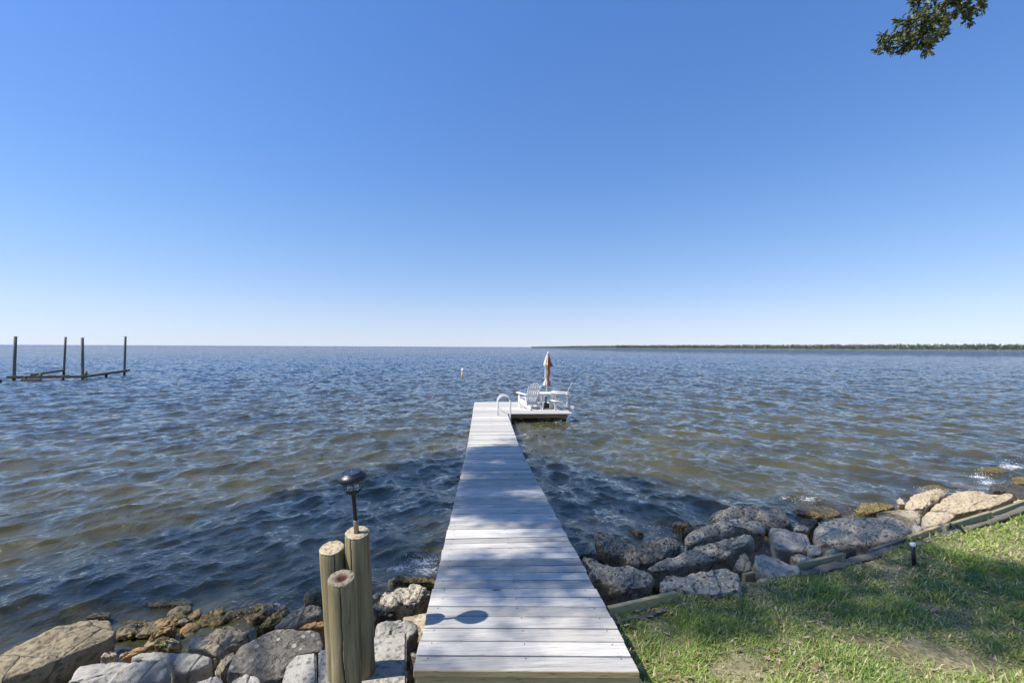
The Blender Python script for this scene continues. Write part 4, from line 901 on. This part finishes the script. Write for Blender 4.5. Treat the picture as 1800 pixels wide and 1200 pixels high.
# ------------------------------------------------------------------ grass
def grass():
    g = np.random.default_rng(3); N0 = 1500000
    X = g.uniform(.7, 13, N0); Y = g.uniform(1.0, 9, N0)
    s = sdist(X, Y); keep = (s < -.045 + .05 * fbm(X, Y, 9, 9)) & (X > .88 - .0)
    r = np.hypot(X, Y); keep &= g.random(N0) < np.clip((3.2 / r) ** 1.6, .12, 1) * .85
    px, py, d = project_np(np.stack([X, Y, terrain(X, Y)], -1)); keep &= (px > 800) & (px < 2150) & (py < 1420)
    # bare soil patches and thin turf
    for (bx, by, br) in ((1610, 1140, .16), (1530, 1122, .08), (1290, 1172, .12), (1700, 1160, .16), (1100, 1108, .06)):
        b = at(bx, by, .76); dd_ = np.hypot((X - b.x) * .6, Y - b.y) / br; keep &= ~((dd_ < 1) & (g.random(N0) < 1.1 - dd_ * .6))
    thin = fbm(X, Y, 4.5, 21) + .5 * fbm(X, Y, 14, 22); keep &= g.random(N0) < np.clip(1.05 - .35 * thin, .35, 1)
    X, Y, s, thin = X[keep], Y[keep], s[keep], thin[keep]; n = len(X); Z = terrain(X, Y) - .004
    far = np.hypot(X, Y)
    L = g.uniform(.025, .06, n) * (1 - .25 * np.clip(thin, -1, 1)) * (1 + .55 * np.clip(fbm(X, Y, 7, 41), -.7, 1.2)); W = g.uniform(.0022, .0044, n) * np.clip(far / 4, .9, 2)
    az = g.uniform(0, 2 * PI, n); lean = g.uniform(.5, 1.4, n); dx, dy = np.cos(az), np.sin(az); sx, sy = -dy, dx
    P0 = np.stack([X, Y, Z], -1); D = np.stack([dx * np.sin(lean), dy * np.sin(lean), np.cos(lean)], -1); Sd = np.stack([sx, sy, 0 * sx], -1)
    droop = g.uniform(.1, .5, n)
    mid = P0 + D * (L * .55)[:, None]; D2 = D.copy(); D2[:, 2] -= droop; D2 /= np.linalg.norm(D2, axis=1)[:, None]; tip = mid + D2 * (L * .5)[:, None]
    w = W[:, None] * Sd
    V = np.stack([P0 - w, P0 + w, mid + w * .85, mid - w * .85, tip], 1).reshape(-1, 3)
    b = np.arange(n)[:, None] * 5
    me = mesh_np('lawn_grass', V, [(b + np.array([[0, 1, 2, 3]]), 4), (b + np.array([[3, 2, 4]]), 3)], 0)
    tone = np.clip(.5 + .28 * fbm(X, Y, 2.6, 31) + g.normal(0, .18, n), 0, 1); straw = np.clip(g.random(n) + .18 * thin, 0, 1) > .83
    c = np.stack([tone, straw.astype(float), g.random(n), np.ones(n)], -1)
    ca = me.attributes.new('tone', 'FLOAT_COLOR', 'POINT'); ca.data.foreach_set('color', np.repeat(c, 5, 0).astype(np.float32).ravel())
    t = NT('grass_blades'); sp = t.n('SeparateColor', Color=t.attr('tone'))
    col = t.mix(sp.outputs[0], (.14, .24, .045), (.44, .52, .13))
    col = t.mix(t.math('MULTIPLY', sp.outputs[2], .35), col, (.20, .30, .10))
    col = t.mix(sp.outputs[1], col, (.66, .57, .34))
    df = t.n('BsdfPrincipled'); t.set(df.inputs['Base Color'], col); df.inputs['Roughness'].default_value = .55; df.inputs['Specular IOR Level'].default_value = .3
    tl = t.n('BsdfTranslucent', Color=col); mx = t.n('MixShader'); mx.inputs[0].default_value = .42; t.set(mx.inputs[1], df.outputs[0]); t.set(mx.inputs[2], tl.outputs[0]); t.t.links.new(mx.outputs[0], t.out.inputs[0])
    tag(link('lawn_grass', me, t.m), 'short green lawn grass with straw-coloured blades', 'grass', kind='stuff')
    # leaf litter
    n = 900; k = g.choice(len(X), n, replace=False); P = np.stack([X[k], Y[k], Z[k] + g.uniform(.012, .04, n)], -1)
    litter(P, g)
def litter(P, g):
    n = len(P); a = g.uniform(0, 2 * PI, n); l = g.uniform(.010, .034, n); w_ = l * g.uniform(.25, .45, n); tz = g.uniform(-.4, .4, n)
    D = np.stack([np.cos(a), np.sin(a), tz], -1); Sd = np.stack([-np.sin(a), np.cos(a), g.uniform(-.4, .4, n)], -1)
    V = np.stack([P - D * l[:, None], P + Sd * w_[:, None], P + D * l[:, None], P - Sd * w_[:, None]], 1).reshape(-1, 3)
    t = NT('dry_leaf'); t.pbr(t.mix(t.geo('Random Per Island'), (.16, .09, .04), (.38, .30, .20)), .8)
    me = mesh_np('fallen_leaves', V, np.arange(4 * n).reshape(-1, 4), 4); tag(link('fallen_leaves', me, t.m), 'scattered small dry brown leaves on the lawn', 'leaf litter', kind='stuff')
grass()

# ------------------------------------------------------------------ trees
def leafmat(name, c1, c2):
    t = NT(name); col = t.mix(t.geo('Random Per Island'), c1, c2)
    df = t.n('BsdfPrincipled'); t.set(df.inputs['Base Color'], col); df.inputs['Roughness'].default_value = .55; df.inputs['Specular IOR Level'].default_value = .3
    tl = t.n('BsdfTranslucent', Color=col); mx = t.n('MixShader'); mx.inputs[0].default_value = .25; t.set(mx.inputs[1], df.outputs[0]); t.set(mx.inputs[2], tl.outputs[0]); t.t.links.new(mx.outputs[0], t.out.inputs[0]); return t.m
M['leaf'] = leafmat('oak_leaf', (.045, .06, .018), (.16, .17, .06))
M['twig'] = simple('twig_bark', (.38, .35, .29), .85, .2, var=.3, scale=30, bump=.3)
M['bark'] = simple('oak_bark', (.13, .11, .09), .9, .1, var=.4, scale=8, bump=1.0)
def leaves(P, D, L, W, g, name='leaf_cluster'):
    n = len(P); D = D / np.linalg.norm(D, axis=1)[:, None]; r = g.normal(0, 1, (n, 3)); Sd = np.cross(D, r); Sd /= np.linalg.norm(Sd, axis=1)[:, None]; Nn = np.cross(D, Sd)
    l = L[:, None]; w_ = W[:, None]
    V = np.stack([P, P + D * l * .35 + Sd * w_, P + D * l * .72 + Sd * w_ * .8, P + D * l + Nn * l * .08, P + D * l * .72 - Sd * w_ * .8, P + D * l * .35 - Sd * w_], 1).reshape(-1, 3)
    return mesh_np(name, V, np.arange(6 * n).reshape(-1, 6), 6)
def limb(pts, radii, par, name='limb', mat='bark', n=14):
    mb = MB(); Q = []; R = []
    pts = [Vector(p) for p in pts]
    for i in range(len(pts) - 1):
        p0, p1, p2, p3 = pts[max(i - 1, 0)], pts[i], pts[i + 1], pts[min(i + 2, len(pts) - 1)]
        for k in range(5):
            f = k / 5; Q.append(.5 * ((2 * p1) + (p2 - p0) * f + (2 * p0 - 5 * p1 + 4 * p2 - p3) * f * f + (3 * p1 - p0 - 3 * p2 + p3) * f ** 3)); R.append(radii[i] * (1 - f) + radii[i + 1] * f)
    Q.append(pts[-1]); R.append(radii[-1]); mb.tube(Q, R, n)
    return local(mb.build(name, M[mat], smooth=True), par)
# the oak over the shore (behind and left of the viewpoint): its crown shades the dock, the bank and the lawn
SHADE = [(-80, 1062), (60, 1030), (110, 1000), (200, 965), (305, 936), (403, 908), (500, 878), (640, 842), (740, 812), (815, 790), (870, 783), (925, 786), (965, 812), (1040, 832), (1130, 848), (1190, 872), (1240, 880), (1330, 876), (1400, 888), (1450, 905), (1560, 908), (1618, 940), (1640, 972), (1710, 985), (1800, 990), (1900, 1010), (2050, 1060), (2050, 1150), (1880, 1180), (1700, 1130), (1560, 1112), (1440, 1100), (1330, 1108), (1220, 1125), (1120, 1100), (1000, 1050), (930, 1075), (860, 1130), (800, 1190), (730, 1215), (716, 1140), (600, 1110), (560, 1180), (520, 1120), (480, 1180), (420, 1160), (440, 1110), (560, 1090), (520, 1052), (430, 1046), (300, 1045), (180, 1052), (60, 1075), (-80, 1110)]
SUNNY = [(775, 1095, 85, 62), (1025, 1130, 95, 42), (965, 1064, 80, 16), (640, 1190, 60, 60), (925, 797, 26, 6), (880, 812, 24, 6), (826, 836, 22, 6), (902, 837, 18, 5), (938, 868, 48, 14), (880, 948, 120, 34), (800, 920, 40, 16), (985, 1052, 60, 12), (800, 1050, 48, 26), (900, 1075, 80, 14), (1035, 980, 14, 20), (560, 1060, 30, 14), (690, 1040, 50, 20), (730, 1105, 40, 14), (1560, 945, 30, 12), (1300, 1150, 80, 20), (1250, 1075, 40, 8), (1500, 1060, 30, 6), (640, 1120, 60, 12)]
def inpoly(x, y, poly):
    c = np.zeros(x.shape, bool); j = len(poly) - 1
    for i in range(len(poly)):
        xi, yi = poly[i]; xj, yj = poly[j]
        m = ((yi > y) != (yj > y)) & (x < (xj - xi) * (y - yi) / ((yj - yi) or 1e-9) + xi); c ^= m; j = i
    return c
def oak():
    g = np.random.default_rng(17); root = tag(empty('oak_tree', (-8.5, -4.5, .8)), 'large oak whose crown throws the dappled shade on the dock and lawn', 'tree')
    n = 42000; X = g.uniform(-8, 13, n); Y = g.uniform(1.6, 13, n)
    on = (X > X0) & (X < X1) & (Y > 2.45); Zs = np.where(on, np.interp(Y, [a for a, b in DH], [EYE.z - b for a, b in DH]), np.maximum(terrain(X, Y), 0) + np.where((terrain(X, Y) < .6) & (sdist(X, Y) < 2.2), .15, 0))
    P = np.stack([X, Y, Zs], -1); jit = np.where((Zs < .05)[:, None], g.normal(0, 1, P.shape) * np.array([.45, .45, 0]), 0); px, py, d = project_np(P + jit)
    inside = (px > -400) & (px < 2200) & (py < 1330) & (py > 600)
    k = inside & inpoly(px, py, SHADE)
    for (a, b, ra, rb) in SUNNY: k &= ~((((px - a) / ra) ** 2 + ((py - b) / rb) ** 2) < 1)
    
    P = P[k]; t_ = g.uniform(9.8, 13.5, len(P)); C = P + np.array(S) / S.z * t_[:, None]
    # clusters: each twig end carries a spray of leaves
    px, py, d = project_np(P); n2 = len(C); mm = np.where((py >= 905) & (P[:, 0] > X0) & (P[:, 0] < X1) & (py < 1180), 12, 7); mm = np.where((py < 905) & (px < 1250), 17, np.where(px < 735, 11, np.where((px > 1120) & (py > 1005), 10, mm))); C2 = np.repeat(C, mm, 0); m = 1; Q = C2 + g.normal(0, .15, C2.shape); 
    L = g.uniform(.06, .10, len(Q)); x, y, d = project_np(Q); out = (d < .2) | (x < -70) | (x > 1870) | (y < -70) | (y > 1270)
    Q, L = Q[out], L[out]
    print('oak clusters', n2, 'leaves', len(Q))
    me = leaves(Q, g.normal(0, 1, Q.shape) + np.array([0, 0, -.3]), L, L * .26, g, 'crown'); local(link('crown', me, M['leaf']), root)
    limb([(-8.5, -4.5, .3), (-8.4, -4.2, 2.4), (-8.0, -3.5, 5), (-7.6, -2.6, 8)], [.55, .42, .36, .28], root, 'trunk', n=24)
    tips = C[g.choice(np.where((py < 930) & (px < 690))[0], 9, replace=False)]
    for tpx in tips:
        a = Vector((-7.8 + g.uniform(-.3, .3), -3 + g.uniform(-.3, .3), g.uniform(5.5, 8))); b = Vector(tpx); mid_ = a.lerp(b, .5) + Vector((g.uniform(-.5, .5), g.uniform(-.5, .5), 1.2))
        ok = True
        for f in np.linspace(.1, 1, 12):
            q = project(a.lerp(mid_, f)); q2 = project(mid_.lerp(b, f))
            for z_ in (q, q2):
                if z_ and -60 < z_[0] < 1860 and -60 < z_[1] < 1260: ok = False
        if ok: limb([a, mid_, b], [.08, .04, .012], root, 'limb', n=10)
oak()
def branch_tree():
    g = np.random.default_rng(23); root = tag(empty('oak_tree', (8.2, -2.5, .8)), 'oak right of the viewpoint whose leafy branch hangs into the top right corner', 'tree')
    D0 = 6.0
    def w(px, py, dd=0): return at_depth(px, py, D0 + dd)
    limb([(8.2, -2.5, .4), (8.1, -2.3, 3), (7.9, -1.2, 6), (7.6, .8, 8.6)], [.42, .34, .26, .2], root, 'trunk', n=24)
    J = w(1665, -130, -.3); limb([(7.6, .8, 8.6), (7.2, 3.2, 8.9), tuple(J + Vector((.1, -.6, .5))), tuple(J)], [.16, .10, .05, .022], root, 'limb')
    tw = [[(1665, -130, -.3), (1650, -60, -.1), (1632, 0, 0), (1628, 40, .05), (1608, 72, .1), (1582, 94, .1)],
          [(1632, -5, 0), (1605, -2, .1), (1600, 4, .1)],
          [(1630, 20, 0), (1600, 38, -.1), (1575, 42, -.1)],
          [(1628, 42, 0), (1600, 60, .1), (1572, 60, .1), (1552, 66, .1), (1549, 88, .1)],
          [(1620, 58, 0), (1622, 72, -.1), (1640, 72, -.1), (1650, 58, -.2), (1658, 46, -.2)],
          [(1622, 72, -.1), (1632, 84, -.1), (1626, 98, -.1)],
          [(1650, -60, -.1), (1672, -10, .1), (1690, 10, .2), (1708, 20, .2), (1722, 24, .2)],
          [(1690, 5, .2), (1700, 25, .2), (1704, 40, .2)], [(1672, -10, .1), (1660, 20, .1), (1665, 38, .1)],
          [(1690, -20, .2), (1715, 0, .2), (1730, 12, .2)], [(1640, 0, 0), (1648, 25, -.1), (1642, 45, -.1)],
          [(1608, 72, .1), (1590, 76, .1), (1578, 84, .1)], [(1600, 38, -.1), (1590, 55, -.1), (1584, 70, -.1)], [(1680, -12, .1), (1684, 12, 0), (1682, 30, 0)], [(1626, 50, 0), (1640, 55, .1), (1660, 60, .1)], [(1560, 63, .1), (1563, 75, .1), (1560, 84, .1)],
          [(1655, -40, 0), (1620, -20, .1), (1610, 20, .1)], [(1700, -60, .2), (1722, -20, .3), (1728, 4, .3)]]
    PP = []; DD = []
    for i, T in enumerate(tw):
        pts = [w(*p) for p in T]; r0 = .014 if i == 0 else .005
        limb(pts, [r0 * (1 - .75 * k / (len(pts) - 1)) for k in range(len(pts))], root, 'twig', 'twig', 8)
        for a, b in zip(pts, pts[1:]):
            L = (b - a).length; k = int(L * 170) + 2; f = g.random(k)[:, None]
            p = np.array(a) * (1 - f) + np.array(b) * f; p += g.normal(0, .022, p.shape)
            dr = np.array((b - a).normalized()) + g.normal(0, .75, p.shape); PP.append(p); DD.append(dr)
            for q in range(int(L * 15) + 1):     # short side shoots
                f0 = g.random(); s0 = np.array(a) * (1 - f0) + np.array(b) * f0; sdir = np.array((b - a).normalized()) * .5 + g.normal(0, .8, 3); sdir /= np.linalg.norm(sdir)
                ln = g.uniform(.05, .14); ff = g.random(9)[:, None]; PP.append(s0 + sdir * ln * ff); DD.append(sdir + g.normal(0, .6, (9, 3)))
    P = np.concatenate(PP); D = np.concatenate(DD); D[:, 2] -= .15; L = g.uniform(.05, .088, len(P))
    local(link('leafy_branch', leaves(P, D, L, L * .17, g, 'leafy_branch'), M['leaf']), root)
    # the rest of the crown above and behind
    n = 26000; a = g.uniform(0, 2 * PI, n); rr = np.sqrt(g.random(n)) * 3.6; Cn = np.stack([8.4 + rr * np.cos(a), -.2 + rr * np.sin(a), 9.5 + g.normal(0, .9, n)], -1)
    cl = g.integers(0, 160, n); cc = np.stack([8.4 + g.normal(0, 1.9, 160), -.5 + g.normal(0, 1.8, 160), 9.6 + g.normal(0, .9, 160)], -1); Cn = cc[cl] + g.normal(0, .33, (n, 3))
    x, y, d = project_np(Cn); out = (d < .2) | (x < -70) | (x > 1880) | (y < -80); Cn = Cn[out]; L = g.uniform(.06, .09, len(Cn))
    local(link('crown', leaves(Cn, g.normal(0, 1, Cn.shape), L, L * .22, g, 'crown'), M['leaf']), root)
branch_tree()

# ------------------------------------------------------------------ far shore
def farshore():
    W = [(1960, 617.6), (1800, 616.4), (1700, 615.9), (1550, 615.0), (1400, 614.0), (1250, 613.05), (1100, 612.1), (1010, 611.2), (970, 610.8), (935, 610.5)]
    P = [at(a, b, 0) for a, b in W]; P.insert(0, P[0] + (P[0] - P[1]) * 3)
    H = [10, 10, 10, 9.8, 9.5, 9, 8.6, 7.6, 6, 4, 2.5]
    V = []; 
    for i, p in enumerate(P):
        o = Vector((p.x, p.y, 0)).normalized(); sz = .25
        for dd_, z in ((-8, -.5), (0, .15), (6, sz), (160, 1.5), (900, 1.5)): V.append(tuple(p + o * dd_ + Vector((0, 0, z))))
    me = mesh_np('far_shore', np.array(V), grid_faces(len(P), 5), 4)
    tag(link('far_shore', me, simple('far_beach_sand', (.19, .18, .14), .9, .1)), 'low sandy far shore', None, None, 'structure')
    g = np.random.default_rng(8); Q = []; HH = []
    seg = [(P[i + 1] - P[i]).length for i in range(len(P) - 1)]; cum = np.concatenate([[0], np.cumsum(seg)])
    VV = []; FF = []; trunks = MB()
    s = 0; cl = []
    while s < cum[-1]:
        i = min(len(P) - 2, int(np.searchsorted(cum, s, 'right') - 1)); f = (s - cum[i]) / seg[i]; p = P[i].lerp(P[i + 1], f); o = Vector((p.x, p.y, 0)).normalized()
        h0 = H[i] * (1 - f) + H[i + 1] * f; dist = p.length
        for rowd in (10, 24, 42):
            h = h0 * g.uniform(.72, 1.12); q = p + o * (rowd + g.uniform(-6, 6)) + Vector((g.uniform(-2, 2), 0, 0)); cl.append((q.x, q.y, h, dist))
        s += 2.6 * max(1, dist / 1000)
    C, Dn, Ls = [], [], []
    for (x, y, h, dist) in cl:
        k = 44 if dist < 1300 else 16; sc = max(1, dist / 1500)
        rz = g.uniform(.12, 1.0, k) * h; wd = (1.6 + 1.0 * g.random()) * sc * (1.15 - (rz / h) ** 3)
        C.append(np.stack([x + g.normal(0, 1, k) * wd * .8, y + g.normal(0, 1, k) * wd * .8, rz + .5], -1)); Ls.append(np.full(k, 1.3 * sc)); Dn.append(g.normal(0, 1, (k, 3)))
        if dist < 1500: trunks.tube([(x, y, 0), (x, y, h * .55)], .14, 4, cap=False)
    C = np.concatenate(C); me = leaves(C, np.concatenate(Dn), np.concatenate(Ls), np.concatenate(Ls) * .45, g, 'forest')
    fo = link('forest', me, leafmat('far_pine_foliage', (.035, .055, .022), (.085, .11, .045)))
    tag(fo, 'low dark pine forest along the far shore', 'forest', kind='stuff')
    tr = trunks.build('forest_trunks', simple('far_trunks', (.30, .26, .21), .9)); tr.parent = fo; tr['kind'] = 'stuff'
farshore()

# ------------------------------------------------------------------ foam where waves meet the rocks
def foam():
    g = np.random.default_rng(4); mb = MB(); P = []; R = []
    spots = [(1722, 838, .12, .06, 110), (1735, 848, .14, .04, 90), (1775, 822, .2, .10, 120), (455, 1085, .10, .05, 140), (470, 1066, .12, .02, 60), (742, 985, .16, .05, 160), (748, 1000, .14, .05, 120), (700, 998, .12, .02, 50), (1155, 925, .12, .02, 50), (1420, 883, .14, .02, 60), (1640, 862, .25, .02, 60), (1185, 935, .12, .01, 50), (1690, 868, .2, .02, 60), (1018, 938, .1, .02, 30)]
    for a, b, sx, sz, k in spots:
        c = at(a, b, .03)
        for i in range(int(k * .6)):
            P.append((c.x + g.normal(0, sx), c.y + g.normal(0, sx * .35), .02 + abs(g.normal(0, sz)))); R.append(g.uniform(.001, .0035) * (1 + c.length / 9))
    bm = bmesh.new()
    for p, r in zip(P, R):
        bmesh.ops.create_icosphere(bm, subdivisions=1, radius=r, matrix=Matrix.Translation(p) @ Matrix.Diagonal((1, .8, g.uniform(.3, .9), 1)))
    me = bpy.data.meshes.new('foam'); bm.to_mesh(me); bm.free()
    t = NT('white_foam'); t.pbr((.8, .82, .84), .5, None, .4)
    tag(link('foam', me, t.m, smooth=True), 'white foam and spray where the waves break on the rocks', 'foam', kind='stuff')
foam()

# ------------------------------------------------------------------ the air over the lake
bm = bmesh.new(); bmesh.ops.create_cube(bm, size=1, matrix=Matrix.Translation((0, 0, 7)) @ Matrix.Diagonal((120000, 120000, 26, 1)))
me = bpy.data.meshes.new('haze'); bm.to_mesh(me); bm.free(); t = NT('lake_haze'); pv = t.n('VolumePrincipled'); pv.inputs['Color'].default_value = (.80, .88, 1, 1); pv.inputs['Density'].default_value = 2.5e-5; pv.inputs['Anisotropy'].default_value = 0
t.t.links.new(pv.outputs[0], t.out.inputs['Volume']); tag(link('haze', me, t.m), 'thin bluish haze over the lake', kind='stuff')
scene.cycles.volume_bounces = 1
scene.cycles.use_denoising = True
scene.cycles.max_bounces = 8; scene.cycles.transparent_max_bounces = 12
